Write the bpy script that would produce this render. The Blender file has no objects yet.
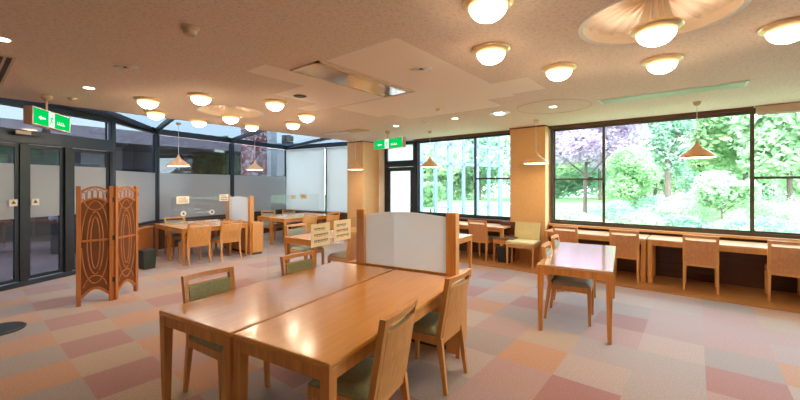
import bpy, bmesh, math, random
from mathutils import Vector, Matrix
random.seed(7)
PI = math.pi
C = bpy.context.scene.collection
F, H, Y0, A = 365.0, 1.53, 184.5, math.radians(39.04)
CA, SA = math.cos(A), math.sin(A)
# The world's axes follow the room: x runs along the window wall, y points out through it.

# ------------------------------------------------------------------ materials
MATS = {}
def new_mat(name):
    m = bpy.data.materials.new(name); m.use_nodes = True
    nt = m.node_tree; nt.nodes.clear()
    out = nt.nodes.new('ShaderNodeOutputMaterial')
    MATS[name] = m
    return m, nt, out
def node(nt, typ, **kw):
    n = nt.nodes.new(typ)
    for k, v in kw.items(): setattr(n, k, v)
    return n
def rgba(c): return (c[0], c[1], c[2], 1)
def srgb(r, g, b):
    f = lambda v: (v/255/12.92) if v/255 <= .04045 else ((v/255+.055)/1.055)**2.4
    return (f(r), f(g), f(b))
def principled(nt, out, base=None, rough=.5, metal=0, spec=.5, coat=0):
    p = node(nt, 'ShaderNodeBsdfPrincipled')
    if base: p.inputs['Base Color'].default_value = rgba(base)
    p.inputs['Roughness'].default_value = rough
    p.inputs['Metallic'].default_value = metal
    p.inputs['Specular IOR Level'].default_value = spec
    if coat:
        p.inputs['Coat Weight'].default_value = coat; p.inputs['Coat Roughness'].default_value = .12
    nt.links.new(p.outputs[0], out.inputs[0])
    return p
def ramp(nt, fac, stops):
    r = node(nt, 'ShaderNodeValToRGB')
    while len(r.color_ramp.elements) < len(stops): r.color_ramp.elements.new(.5)
    for e, (p, c) in zip(r.color_ramp.elements, stops): e.position = p; e.color = rgba(c)
    nt.links.new(fac, r.inputs[0]); return r
def simple(name, base, rough=.5, metal=0, spec=.5, noise=.08, scale=20, coat=0, bump=0):
    m, nt, out = new_mat(name)
    p = principled(nt, out, base, rough, metal, spec, coat)
    tc = node(nt, 'ShaderNodeTexCoord'); nz = node(nt, 'ShaderNodeTexNoise')
    nz.inputs['Scale'].default_value = scale; nz.inputs['Detail'].default_value = 4
    nt.links.new(tc.outputs['Object'], nz.inputs['Vector'])
    lo = [max(0, c*(1-noise)) for c in base]; hi = [min(1, c*(1+noise)) for c in base]
    r = ramp(nt, nz.outputs['Fac'], [(.3, lo), (.7, hi)])
    nt.links.new(r.outputs[0], p.inputs['Base Color'])
    if bump:
        b = node(nt, 'ShaderNodeBump'); b.inputs['Strength'].default_value = bump
        b.inputs['Distance'].default_value = .01
        nt.links.new(nz.outputs['Fac'], b.inputs['Height']); nt.links.new(b.outputs[0], p.inputs['Normal'])
    return m
def wood(name, base, rough=.35, axis='y', scale=1.0, contrast=.22, coat=0, spec=.5):
    m, nt, out = new_mat(name)
    p = principled(nt, out, base, rough, 0, spec, coat)
    tc = node(nt, 'ShaderNodeTexCoord'); mp = node(nt, 'ShaderNodeMapping')
    st = {'x': (1.2, 22, 22), 'y': (22, 1.2, 22), 'z': (22, 22, 1.2)}[axis]
    mp.inputs['Scale'].default_value = [s*scale for s in st]
    nt.links.new(tc.outputs['Object'], mp.inputs[0])
    nz = node(nt, 'ShaderNodeTexNoise'); nz.inputs['Scale'].default_value = 1.6
    nz.inputs['Detail'].default_value = 6; nz.inputs['Distortion'].default_value = .6
    nt.links.new(mp.outputs[0], nz.inputs['Vector'])
    lo = [c*(1-contrast*k) for c, k in zip(base, (.8, 1.2, 1.5))]; hi = [min(1, c*(1+contrast*.7)) for c in base]
    r = ramp(nt, nz.outputs['Fac'], [(.28, lo), (.72, hi)])
    nt.links.new(r.outputs[0], p.inputs['Base Color'])
    return m
def emit(name, col, strength):
    m, nt, out = new_mat(name)
    e = node(nt, 'ShaderNodeEmission'); e.inputs[0].default_value = rgba(col); e.inputs[1].default_value = strength
    nt.links.new(e.outputs[0], out.inputs[0]); return m
def glass(name, tint=(1, 1, 1), refl=.06, rough=0.0, frost=0, frost_col=(.7, .75, .75)):
    """thin sheet: see-through tint, a surface reflection stronger at grazing angles, optional frosted film"""
    m, nt, out = new_mat(name)
    t = node(nt, 'ShaderNodeBsdfTransparent'); t.inputs[0].default_value = rgba(tint)
    g = node(nt, 'ShaderNodeBsdfGlossy'); g.inputs['Roughness'].default_value = rough
    lw = node(nt, 'ShaderNodeLayerWeight'); lw.inputs[0].default_value = .25
    mr = node(nt, 'ShaderNodeMapRange'); mr.inputs[3].default_value = refl; mr.inputs[4].default_value = .7
    nt.links.new(lw.outputs['Facing'], mr.inputs[0])
    pw = node(nt, 'ShaderNodeMath', operation='POWER'); pw.inputs[1].default_value = 4
    nt.links.new(lw.outputs['Facing'], pw.inputs[0]); nt.links.new(pw.outputs[0], mr.inputs[0])
    mix = node(nt, 'ShaderNodeMixShader')
    nt.links.new(mr.outputs[0], mix.inputs[0]); nt.links.new(t.outputs[0], mix.inputs[1]); nt.links.new(g.outputs[0], mix.inputs[2])
    last = mix
    if frost:
        tr = node(nt, 'ShaderNodeBsdfTranslucent'); tr.inputs[0].default_value = rgba(frost_col)
        df = node(nt, 'ShaderNodeBsdfDiffuse'); df.inputs[0].default_value = rgba(frost_col)
        m2 = node(nt, 'ShaderNodeMixShader'); m2.inputs[0].default_value = .5
        nt.links.new(tr.outputs[0], m2.inputs[1]); nt.links.new(df.outputs[0], m2.inputs[2])
        m3 = node(nt, 'ShaderNodeMixShader'); m3.inputs[0].default_value = frost
        nt.links.new(mix.outputs[0], m3.inputs[1]); nt.links.new(m2.outputs[0], m3.inputs[2]); last = m3
    nt.links.new(last.outputs[0], out.inputs[0]); return m

W_TABLE = wood('table_wood', (.70, .31, .06), .24, 'y', 1.0, .10, spec=.5, coat=.3)
W_GLOSSY = wood('glossy_table_wood', (.64, .36, .16), .15, 'y', 1.0, .10, spec=.8, coat=1.0)
W_TLEG = wood('table_leg_wood', (.64, .27, .06), .4, 'z', 1.0, .2)
W_CHAIR = wood('chair_wood', (.66, .31, .085), .38, 'z', 1.2, .18)
W_VENEER = wood('chair_veneer', (.64, .31, .13), .4, 'z', 2.0, .14)
W_PALE = wood('pale_chair_wood', (.70, .35, .11), .38, 'z', 1.2, .15)
W_COUNTER = wood('counter_wood', (.70, .37, .14), .3, 'x', 1.0, .12, coat=.3)
W_POST = wood('partition_wood', (.70, .34, .09), .42, 'z', 1.0, .2)
W_SCREEN = wood('screen_wood', (.50, .18, .04), .4, 'z', 1.4, .25)
W_DARK = wood('dark_wood', (.13, .045, .018), .45, 'x', 1.0, .3)
W_FLOOR = wood('floor_wood', (.52, .25, .09), .35, 'x', .8, .2, coat=.3)
M_GREEN = simple('green_upholstery', (.35, .36, .20), .85, noise=.12, scale=60)
M_GREY = simple('grey_upholstery', (.33, .35, .29), .85, noise=.1, scale=60)
M_YELLOW = simple('yellow_upholstery', (.78, .68, .36), .75, noise=.06, scale=40)
M_BROWN = simple('brown_upholstery', (.20, .12, .08), .8, noise=.1, scale=40)
M_FRAME = simple('dark_window_frame', (.03, .034, .042), .4, .3, noise=.05)
M_DOORF = simple('slate_door_frame', (.040, .050, .068), .4, .2, noise=.05)
M_BRONZE = simple('bronze_window_frame', (.11, .085, .065), .4, .3, noise=.05)
M_BRASS = simple('brass', (.85, .66, .40), .3, .55, noise=.05)
M_WALL = simple('cream_wall', (.82, .72, .60), .8, noise=.04, scale=3)
M_COL = simple('column_wallpaper', (.84, .50, .21), .7, noise=.05, scale=30, bump=.1)
M_WHITE = simple('white_paint', (.8, .8, .78), .5, noise=.02)
M_BLIND, _nt, _o = new_mat('white_blind')
_t = node(_nt, 'ShaderNodeBsdfTranslucent'); _t.inputs[0].default_value = (.70, .66, .64, 1); _d = node(_nt, 'ShaderNodeBsdfDiffuse'); _d.inputs[0].default_value = (.82, .83, .85, 1)
_m = node(_nt, 'ShaderNodeMixShader'); _m.inputs[0].default_value = .5
_nt.links.new(_d.outputs[0], _m.inputs[1]); _nt.links.new(_t.outputs[0], _m.inputs[2]); _nt.links.new(_m.outputs[0], _o.inputs[0])
M_BLACK = simple('black_plastic', (.02, .02, .022), .4, noise=.1)
M_BINM = simple('dark_green_bin', (.035, .05, .04), .5, noise=.1)
M_PENDANT = wood('pendant_wood', (.84, .46, .20), .4, 'z', 1.0, .08)
M_BEIGEP = simple('beige_plastic', (.62, .47, .33), .5, noise=.03)
M_VENT = simple('dark_slot', (.04, .03, .025), .6)
M_MIRROR = simple('polished_panel', (.72, .64, .55), .10, .6, noise=.02)
M_GREENL = glass('green_tinted_lens', (.7, .8, .7), .35, .08, .62, (.88, 1.0, .88))
def dome_mat():
    m, nt, out = new_mat('lit_dome_glass')
    e = node(nt, 'ShaderNodeEmission'); tc = node(nt, 'ShaderNodeTexCoord'); sx = node(nt, 'ShaderNodeSeparateXYZ')
    nt.links.new(tc.outputs['Object'], sx.inputs[0])
    mr = node(nt, 'ShaderNodeMapRange'); mr.inputs[1].default_value = -.03; mr.inputs[2].default_value = -.125
    nt.links.new(sx.outputs[2], mr.inputs[0])
    r = ramp(nt, mr.outputs[0], [(0, (1.0, .60, .26)), (.5, (1.0, .72, .42)), (1, (1.0, .84, .62))])
    p = node(nt, 'ShaderNodeMath', operation='POWER'); p.inputs[1].default_value = 2.8; nt.links.new(mr.outputs[0], p.inputs[0])
    q = node(nt, 'ShaderNodeMapRange'); q.inputs[3].default_value = .75; q.inputs[4].default_value = 66; nt.links.new(p.outputs[0], q.inputs[0])
    nt.links.new(r.outputs[0], e.inputs[0]); nt.links.new(q.outputs[0], e.inputs[1]); nt.links.new(e.outputs[0], out.inputs[0])
    return m
M_DOME = dome_mat()
M_BULB = emit('lit_bulb', (1.0, .80, .55), 7.0)
M_SPOT = emit('lit_downlight', (1.0, .88, .70), 9.0)
M_SIGNG = emit('lit_green_sign', (.0, .40, .07), .8)
M_SIGNW = emit('lit_white_sign', (.85, 1.0, .80), .7)
M_SIGNSIDE = simple('sign_housing', (.50, .30, .22), .5)
M_PAPER = simple('cream_notice_paper', (.80, .62, .34), .7, noise=.03)
M_PAPERW = simple('pale_notice_paper', (.85, .78, .62), .7, noise=.03)
M_INK = simple('dark_ink', (.12, .09, .06), .7)
M_GLASS = glass('clear_window_glass', (.96, .99, .98), .03)
M_TINT = glass('tinted_glass', (.30, .32, .34), .06)
M_ROOFG = glass('roof_glass', (.075, .092, .105), .03)
M_FROST = glass('frosted_film', (.9, .9, .88), .03, .1, .62, (.72, .70, .66))
M_FROSTP = glass('frosted_partition', (.85, .9, .95), .05, .15, .76, (.92, .94, .97))
M_ACRYL = glass('clear_acrylic', (.96, .965, .96), .04)
M_MESH = glass('screen_fabric', (.62, .36, .22), .01, .5, .55, (.42, .19, .09))

def ceiling_mat():
    m, nt, out = new_mat('ceiling_board')
    p = principled(nt, out, (.7, .55, .42), .9, spec=.2)
    tc = node(nt, 'ShaderNodeTexCoord')
    nz = node(nt, 'ShaderNodeTexNoise'); nz.inputs['Scale'].default_value = 42; nz.inputs['Detail'].default_value = 6; nz.inputs['Roughness'].default_value = .7
    nt.links.new(tc.outputs['Object'], nz.inputs['Vector'])
    r = ramp(nt, nz.outputs['Fac'], [(.36, (.66, .54, .47)), (.5, (.80, .69, .615)), (.7, (.82, .72, .65))])
    # newer, plainer replacement boards: shapes of their own in room metres
    sx = node(nt, 'ShaderNodeSeparateXYZ'); nt.links.new(tc.outputs['Object'], sx.inputs[0])
    acc = None
    rects = [(-2.68, -1.82, 2.20, 3.65), (-3.55, -3.2, 1.9, 2.6), (-4.2, -3.2, 2.6, 3.3), (-4.7, -3.2, 3.3, 3.6), (-4.2, -1.82, 3.65, 4.6), (-1.85, -1.4, 3.9, 4.5),
             (-3.9, -2.2, 4.6, 5.1)]
    def cmp(o, v, op):
        n = node(nt, 'ShaderNodeMath', operation=op); n.inputs[1].default_value = v
        nt.links.new(o, n.inputs[0]); return n.outputs[0]
    def mul(a, b, op='MULTIPLY'):
        n = node(nt, 'ShaderNodeMath', operation=op); nt.links.new(a, n.inputs[0]); nt.links.new(b, n.inputs[1]); return n.outputs[0]
    for x0, x1, y0, y1 in rects:
        q = mul(mul(cmp(sx.outputs[0], x0, 'GREATER_THAN'), cmp(sx.outputs[0], x1, 'LESS_THAN')),
                mul(cmp(sx.outputs[1], y0, 'GREATER_THAN'), cmp(sx.outputs[1], y1, 'LESS_THAN')))
        acc = q if acc is None else mul(acc, q, 'MAXIMUM')
    mx = node(nt, 'ShaderNodeMix', data_type='RGBA')
    nt.links.new(acc, mx.inputs[0]); nt.links.new(r.outputs[0], mx.inputs[6]); mx.inputs[7].default_value = (.93, .85, .79, 1)
    nt.links.new(mx.outputs[2], p.inputs['Base Color'])
    b = node(nt, 'ShaderNodeBump'); b.inputs['Strength'].default_value = .25; b.inputs['Distance'].default_value = .006
    nt.links.new(nz.outputs['Fac'], b.inputs['Height']); nt.links.new(b.outputs[0], p.inputs['Normal'])
    return m
def carpet_mat():
    m, nt, out = new_mat('carpet_tiles')
    p = principled(nt, out, (.5, .3, .2), .95, spec=.25)
    p.inputs['Sheen Weight'].default_value = .8; p.inputs['Sheen Roughness'].default_value = .4
    tc = node(nt, 'ShaderNodeTexCoord'); sx = node(nt, 'ShaderNodeSeparateXYZ')
    nt.links.new(tc.outputs['Object'], sx.inputs[0])
    def math_(op, a, v=None, b=None):
        n = node(nt, 'ShaderNodeMath', operation=op)
        if hasattr(a, 'links'): nt.links.new(a, n.inputs[0])
        else: n.inputs[0].default_value = a
        if b is not None: nt.links.new(b, n.inputs[1])
        elif v is not None: n.inputs[1].default_value = v
        return n.outputs[0]
    S = .48
    i = math_('FLOOR', math_('DIVIDE', math_('ADD', sx.outputs[0], 4.74), S))
    j = math_('FLOOR', math_('DIVIDE', math_('SUBTRACT', sx.outputs[1], .66), S))
    pi_ = math_('FLOORED_MODULO', i, 2); pj = math_('FLOORED_MODULO', j, 2)
    cb = node(nt, 'ShaderNodeCombineXYZ'); nt.links.new(i, cb.inputs[0]); nt.links.new(j, cb.inputs[1])
    wn = node(nt, 'ShaderNodeTexWhiteNoise', noise_dimensions='3D'); nt.links.new(cb.outputs[0], wn.inputs[0])
    rose, tan, orange, taupe = (.34, .135, .105), (.41, .275, .17), (.46, .215, .09), (.31, .24, .205)
    def mixc(fac, a, b):
        mx = node(nt, 'ShaderNodeMix', data_type='RGBA'); nt.links.new(fac, mx.inputs[0])
        for v, s in ((a, 6), (b, 7)):
            if isinstance(v, tuple): mx.inputs[s].default_value = rgba(v)
            else: nt.links.new(v, mx.inputs[s])
        return mx.outputs[2]
    A_ = mixc(pi_, rose, tan); B_ = mixc(pi_, taupe, orange)
    col = mixc(pj, A_, B_)
    far = math_('MULTIPLY', math_('GREATER_THAN', i, 4.5), .45)      # washed-out window sheen put into the tile colours: more muted tiles this side
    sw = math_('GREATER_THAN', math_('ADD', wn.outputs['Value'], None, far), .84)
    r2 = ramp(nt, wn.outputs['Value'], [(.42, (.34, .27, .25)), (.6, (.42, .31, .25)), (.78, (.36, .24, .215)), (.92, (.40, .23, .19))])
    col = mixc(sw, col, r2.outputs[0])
    nz = node(nt, 'ShaderNodeTexNoise'); nz.inputs['Scale'].default_value = 90; nz.inputs['Detail'].default_value = 4
    nt.links.new(tc.outputs['Object'], nz.inputs['Vector'])
    g = ramp(nt, nz.outputs['Fac'], [(.3, (.74, .74, .76)), (.7, (1.2, 1.18, 1.16))])
    mm = node(nt, 'ShaderNodeMix', data_type='RGBA', blend_type='MULTIPLY'); mm.inputs[0].default_value = 1
    nt.links.new(col, mm.inputs[6]); nt.links.new(g.outputs[0], mm.inputs[7])
    nt.links.new(mm.outputs[2], p.inputs['Base Color'])
    return m
def leaf_mat(name, c1, c2, scale=1.2):
    m, nt, out = new_mat(name)
    df = node(nt, 'ShaderNodeBsdfDiffuse'); tr = node(nt, 'ShaderNodeBsdfTranslucent')
    tc = node(nt, 'ShaderNodeTexCoord'); nz = node(nt, 'ShaderNodeTexNoise'); nz.inputs['Scale'].default_value = scale; nz.inputs['Detail'].default_value = 3
    nt.links.new(tc.outputs['Object'], nz.inputs['Vector'])
    r = ramp(nt, nz.outputs['Fac'], [(.35, c1), (.65, c2)])
    nt.links.new(r.outputs[0], df.inputs[0]); nt.links.new(r.outputs[0], tr.inputs[0])
    mx = node(nt, 'ShaderNodeMixShader'); mx.inputs[0].default_value = .5
    nt.links.new(df.outputs[0], mx.inputs[1]); nt.links.new(tr.outputs[0], mx.inputs[2]); nt.links.new(mx.outputs[0], out.inputs[0])
    return m
def granite_mat():
    m, nt, out = new_mat('red_granite')
    p = principled(nt, out, (.4, .2, .18), .35)
    tc = node(nt, 'ShaderNodeTexCoord'); v = node(nt, 'ShaderNodeTexVoronoi'); v.inputs['Scale'].default_value = 15
    nt.links.new(tc.outputs['Object'], v.inputs['Vector'])
    s = node(nt, 'ShaderNodeSeparateColor'); nt.links.new(v.outputs['Color'], s.inputs[0])
    r = ramp(nt, s.outputs[0], [(.0, (.50, .12, .12)), (.35, (.70, .30, .28)), (.58, (.95, .90, .88)), (.85, (.30, .14, .16))])
    r.color_ramp.interpolation = 'CONSTANT'
    nt.links.new(r.outputs[0], p.inputs['Base Color']); return m
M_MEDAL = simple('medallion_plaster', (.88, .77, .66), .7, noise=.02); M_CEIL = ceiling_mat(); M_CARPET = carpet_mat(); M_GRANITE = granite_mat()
L_GREEN = leaf_mat('bright_green_leaves', (.32, .52, .26), (.52, .70, .40))
L_PALE = leaf_mat('pale_green_leaves', (.42, .58, .36), (.64, .76, .52))
L_BLUE = leaf_mat('blue_green_leaves', (.28, .46, .33), (.46, .64, .47))
L_PURPLE = leaf_mat('purple_leaves', (.46, .34, .46), (.68, .58, .68))
M_GRASS = leaf_mat('lawn', (.30, .40, .24), (.42, .52, .34), 2.0)
M_BARK = simple('bark', (.16, .11, .09), .9, noise=.3)
M_PAVE = simple('grey_paving', (.20, .13, .13), .8, noise=.12, scale=3)
M_CONC = simple('grey_concrete', (.46, .39, .41), .8, noise=.08, scale=2)
M_STEEL = simple('pale_blue_steel', (.15, .23, .33), .5, noise=.04)
M_STONE = simple('pale_stone', (.62, .52, .44), .9, noise=.12, scale=6)

# ------------------------------------------------------------------ mesh helpers
class MB:
    def __init__(s): s.bm = bmesh.new()
    def quadbox(s, bot, top, bevel=0):
        """bot, top: four points each, counter-clockwise from above"""
        vs = [s.bm.verts.new(p) for p in list(bot)+list(top)]
        fs = [s.bm.faces.new([vs[3], vs[2], vs[1], vs[0]]), s.bm.faces.new(vs[4:8])]
        for i in range(4):
            k = (i+1) % 4
            fs.append(s.bm.faces.new([vs[i], vs[k], vs[4+k], vs[4+i]]))
        if bevel:
            es = list({e for f in fs for e in f.edges})
            bmesh.ops.bevel(s.bm, geom=es, offset=bevel, segments=2, affect='EDGES', profile=.6)
        return s
    def box(s, x0, x1, y0, y1, z0, z1, bevel=0):
        q = lambda z: [(x0, y0, z), (x1, y0, z), (x1, y1, z), (x0, y1, z)]
        return s.quadbox(q(z0), q(z1), bevel)
    def taper(s, cx, cy, z0, z1, w0, d0, w1, d1, dx=0, dy=0, bevel=.003):
        """leg: w0 x d0 at the bottom around (cx+dx, cy+dy), w1 x d1 at the top around (cx, cy)"""
        q = lambda x, y, z, w, d: [(x-w/2, y-d/2, z), (x+w/2, y-d/2, z), (x+w/2, y+d/2, z), (x-w/2, y+d/2, z)]
        return s.quadbox(q(cx+dx, cy+dy, z0, w0, d0), q(cx, cy, z1, w1, d1), bevel)
    def bar(s, p, q, w, d=None, up=(0, 0, 1)):
        d = d or w; p = Vector(p); q = Vector(q); t = (q-p).normalized()
        up = Vector(up)
        if abs(t.dot(up)) > .95: up = Vector((1, 0, 0))
        a = t.cross(up).normalized()*w/2; b = a.cross(t).normalized()*d/2
        r = lambda c: [c-a-b, c+a-b, c+a+b, c-a+b]
        return s.quadbox(r(p), r(q))
    def tube(s, pts, r, n=8, closed=False):
        pts = [Vector(p) for p in pts]; rings = []
        m = len(pts)
        for i, p in enumerate(pts):
            a = pts[(i-1) % m] if (closed or i) else p
            b = pts[(i+1) % m] if (closed or i < m-1) else p
            t = (b-a).normalized(); up = Vector((0, 0, 1)) if abs(t.z) < .9 else Vector((1, 0, 0))
            u = t.cross(up).normalized(); v = u.cross(t)
            rr = r[i] if isinstance(r, (list, tuple)) else r
            rings.append([s.bm.verts.new(p+(u*math.cos(2*PI*k/n)+v*math.sin(2*PI*k/n))*rr) for k in range(n)])
        for i in range(m if closed else m-1):
            A_, B_ = rings[i], rings[(i+1) % m]
            for k in range(n): s.bm.faces.new([A_[k], A_[(k+1) % n], B_[(k+1) % n], B_[k]])
        if not closed:
            s.bm.faces.new(rings[0]); s.bm.faces.new(rings[-1][::-1])
        return s
    def lathe(s, prof, cx=0, cy=0, n=32, cap0=False, cap1=False):
        rings = []
        for r, z in prof:
            if r < 1e-5: rings.append([s.bm.verts.new((cx, cy, z))])
            else: rings.append([s.bm.verts.new((cx+r*math.cos(2*PI*k/n), cy+r*math.sin(2*PI*k/n), z)) for k in range(n)])
        for a, b in zip(rings, rings[1:]):
            for k in range(n):
                l = (k+1) % n
                if len(a) == 1 and len(b) == 1: continue
                if len(a) == 1: s.bm.faces.new([a[0], b[l], b[k]])
                elif len(b) == 1: s.bm.faces.new([a[k], a[l], b[0]])
                else: s.bm.faces.new([a[k], a[l], b[l], b[k]])
        if cap0 and len(rings[0]) > 1: s.bm.faces.new(rings[0])
        if cap1 and len(rings[-1]) > 1: s.bm.faces.new(rings[-1])
        return s
    def sheet(s, pts):
        s.bm.faces.new([s.bm.verts.new(p) for p in pts]); return s
    def prism(s, poly, z0, z1):
        a = [s.bm.verts.new((x, y, z0)) for x, y in poly]; b = [s.bm.verts.new((x, y, z1)) for x, y in poly]
        s.bm.faces.new(a[::-1]); s.bm.faces.new(b); n = len(poly)
        for i in range(n): s.bm.faces.new([a[i], a[(i+1) % n], b[(i+1) % n], b[i]])
        return s
    def warp(s, fn):
        for v in s.bm.verts: v.co = Vector(fn(*v.co))
        return s
    def grid(s, nx, nz, fn):
        """closed slab from fn(i/nx, k/nz, side)"""
        V = [[[s.bm.verts.new(fn(i/nx, k/nz, sd)) for k in range(nz+1)] for i in range(nx+1)] for sd in (0, 1)]
        for i in range(nx):
            for k in range(nz):
                s.bm.faces.new([V[0][i][k], V[0][i+1][k], V[0][i+1][k+1], V[0][i][k+1]])
                s.bm.faces.new([V[1][i][k], V[1][i][k+1], V[1][i+1][k+1], V[1][i+1][k]])
        for i in range(nx):
            for k in (0, nz):
                q = [V[0][i][k], V[1][i][k], V[1][i+1][k], V[0][i+1][k]]
                s.bm.faces.new(q if k == 0 else q[::-1])
        for k in range(nz):
            for i in (0, nx):
                q = [V[0][i][k], V[0][i][k+1], V[1][i][k+1], V[1][i][k]]
                s.bm.faces.new(q if i == 0 else q[::-1])
        return s
    def build(s, name, mat, parent=None, smooth=False, normals=True):
        if normals: bmesh.ops.recalc_face_normals(s.bm, faces=s.bm.faces)
        me = bpy.data.meshes.new(name); s.bm.to_mesh(me); s.bm.free()
        me.materials.append(mat)
        if smooth:
            for p in me.polygons: p.use_smooth = True
        o = bpy.data.objects.new(name, me); C.objects.link(o)
        if parent is not None: o.parent = parent
        return o
def tag(o, label, cat, group=None):
    o['label'] = label; o['category'] = cat
    if group: o['group'] = group
    return o
def thing(name, label, cat, loc=(0, 0, 0), rz=0, group=None):
    o = bpy.data.objects.new(name, None); C.objects.link(o)
    o.empty_display_size = .1
    o.location = loc; o.rotation_euler = (0, 0, rz)
    return tag(o, label, cat, group)
def struct(o): o['kind'] = 'structure'; return o
def dup(root, loc, rz=None, label=None, group=None):
    def cp(o, parent):
        c = o.copy(); C.objects.link(c); c.parent = parent
        for ch in list(o.children): cp(ch, c)
        return c
    r = cp(root, None); r.location = loc
    if rz is not None: r.rotation_euler = (0, 0, rz)
    if label: r['label'] = label
    if group: r['group'] = group
    return r

# ------------------------------------------------------------------ room shell
CZ = 2.68          # ceiling height
EX = -7.15         # where the ceiling ends and the glazed bay begins
NW = 7.5           # window wall plane
def at(x, y, z=0.0):
    Y = (H-z)*F/(y-Y0); X = (x-400)/F*Y
    return Vector((X*CA-Y*SA, X*SA+Y*CA, z))
bay_a = (-8.56, 1.90); bay_b = (-9.88, 3.06); bay_c = (-10.25, 5.04); bay_d = (-10.85, 7.24); bay_e = (EX-.25, 7.85)
door_s = (-7.40, -.25)

floor_poly = [(-7.4, -3.6), (6.2, -3.6), (6.2, 7.6), (-7.0, 8.0), (-10.95, 7.4), (-10.4, 5.04), (-10.0, 3.0), (-8.6, 1.85), (-7.4, -.3)]
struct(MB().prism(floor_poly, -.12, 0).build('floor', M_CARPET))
strip = MB(); strip.box(-4.6, 6.15, 6.34, 7.44, 0.0, .012)
struct(strip.build('trim_1', W_FLOOR))

MED = [(-.20, 3.09), (-5.72, 2.80)]
# the two medallions: world positions from the picture
def cam2w(X, Y): return (X*CA-Y*SA, X*SA+Y*CA)
MED = [cam2w(1.775, 2.53), cam2w(-2.68, 5.78)]
VENT = (-3.17, -2.72, 2.15, 3.60)
cu = bpy.data.curves.new('ceiling', 'CURVE'); cu.dimensions = '2D'; cu.fill_mode = 'BOTH'; cu.extrude = .10
def poly_spline(pts):
    sp = cu.splines.new('POLY'); sp.points.add(len(pts)-1)
    for p, (x, y) in zip(sp.points, pts): p.co = (x, y, 0, 1)
    sp.use_cyclic_u = True
poly_spline([(EX, -3.55), (6.15, -3.55), (6.15, NW+.05), (EX, NW+.05)])
MR = .46
for mx, my in MED: poly_spline([(mx+MR*math.cos(2*PI*k/64), my+MR*math.sin(2*PI*k/64)) for k in range(64)])
tmp = bpy.data.objects.new('tmp', cu)
me = bpy.data.meshes.new_from_object(tmp); me.materials.clear(); me.materials.append(M_CEIL)
bpy.data.objects.remove(tmp)
ce = bpy.data.objects.new('ceiling', me); C.objects.link(ce); ce.location = (0, 0, CZ+.10); struct(ce)
struct(MB().box(EX, 6.2, -3.6, 7.95, CZ+.34, CZ+.6).build('ceiling_roof_slab', M_CONC))
struct(MB().box(EX, EX+.05, -3.6, 7.6, CZ+.2, CZ+.35).box(EX, 6.2, NW, NW+.05, CZ+.2, CZ+.35).build('ceiling_edge', M_CEIL))
struct(MB().box(-7.5, 6.2, -3.75, -3.55, 0, CZ+.2).build('wall_back', M_WALL))
struct(MB().box(6.1, 6.25, -3.6, 7.6, 0, CZ+.2).build('wall_right', M_WALL))
struct(MB().box(-7.55, -7.40, -3.6, -.3, 0, CZ+.2).build('wall_left', M_WALL))
# window wall: dark dado panel under the sill, sill and head
SILL = .76
w = MB(); w.box(-5.60, 6.1, NW, NW+.16, 0, SILL-.02)
struct(w.build('wall_window_side', W_DARK))
w = MB()
for k in range(16):
    x = -5.4+k*.72
    if x+.6 < 6.0: w.box(x, x+.6, NW-.015, NW, .12, .6, .006)
struct(w.build('trim_2', W_DARK))
struct(MB().box(-2.96, -2.26, 7.24, NW+.12, 0, CZ+.05).build('wall_column', M_COL))
struct(MB().box(-7.42, -6.82, 6.86, NW+.3, 0, CZ+.05).build('wall_column', M_COL))
struct(MB().box(-2.975, -2.245, 7.225, NW, CZ-.025, CZ, .004).box(-7.435, -6.8, 6.845, NW, CZ-.02, CZ, .004).build('trim_3', W_DARK))
struct(MB().box(-6.82, -6.60, NW-.02, NW+.16, 0, CZ+.05).build('wall_beside_door', M_WHITE))

def frame_rect(mb, x0, x1, z0, z1, y, w, d):
    mb.box(x0, x0+w, y, y+d, z0, z1); mb.box(x1-w, x1, y, y+d, z0, z1)
    mb.box(x0+w, x1-w, y, y+d, z1-w, z1); mb.box(x0+w, x1-w, y, y+d, z0, z0+w)
def window(n, x0, x1, z0, z1, posts, rails, y=NW, mat=M_BRONZE):
    """posts: mullion x's; rails: (x0, x1, z)"""
    root = bpy.data.objects.new('window_%d' % n, None); C.objects.link(root); struct(root)
    f = MB(); frame_rect(f, x0, x1, z0, z1, y, .05, .10)
    f.build('window_frame', mat, root)
    xs = [x0]+posts+[x1]
    for i, (a, b) in enumerate(zip(xs, xs[1:])):
        off = .01 if i % 2 else .045
        s = MB(); frame_rect(s, a-(.02 if i else -.03), b+(.02 if i < len(xs)-2 else -.03), z0+.035, z1-.04, y+off, .045, .03)
        for r0, r1, rz in rails:
            if abs(r0-a) < .05: s.box(a+.02, b-.02, y+off, y+off+.03, rz-.018, rz+.018)
        so = s.build('sash', mat, root)
        MB().box(a+.03, b-.03, y+off+.012, y+off+.018, z0+.07, z1-.07).build('pane', M_GLASS, so)
        if i % 2:
            MB().box(a-.015, a+.012, y-.012, y+.012, 1.42, 1.56, .004).build('latch', M_BLACK, so)
    return root
ZT = CZ-.015
window(1, -2.24, 6.05, SILL, ZT, [-1.31, .65, 1.60, 3.55, 4.50], [(-2.24, 0, 1.63), (.65, 0, 1.63), (3.55, 0, 1.63)])
window(2, -5.55, -2.98, SILL, ZT, [-3.90], [(-3.90, 0, 1.66)], mat=M_FRAME)
struct(MB().box(-5.6, -2.96, NW-.10, NW, SILL-.035, SILL+.005, .004).build('trim_4', W_DARK))
struct(MB().box(-2.26, 6.05, NW-.10, NW, SILL-.035, SILL+.005, .004).build('trim_5', W_COUNTER))
struct(MB().box(-2.26, .66, NW-.05, NW, ZT-.035, CZ, .003).box(-5.6, -2.97, NW-.05, NW, ZT-.035, CZ, .003).build('trim_6', W_DARK))
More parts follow.
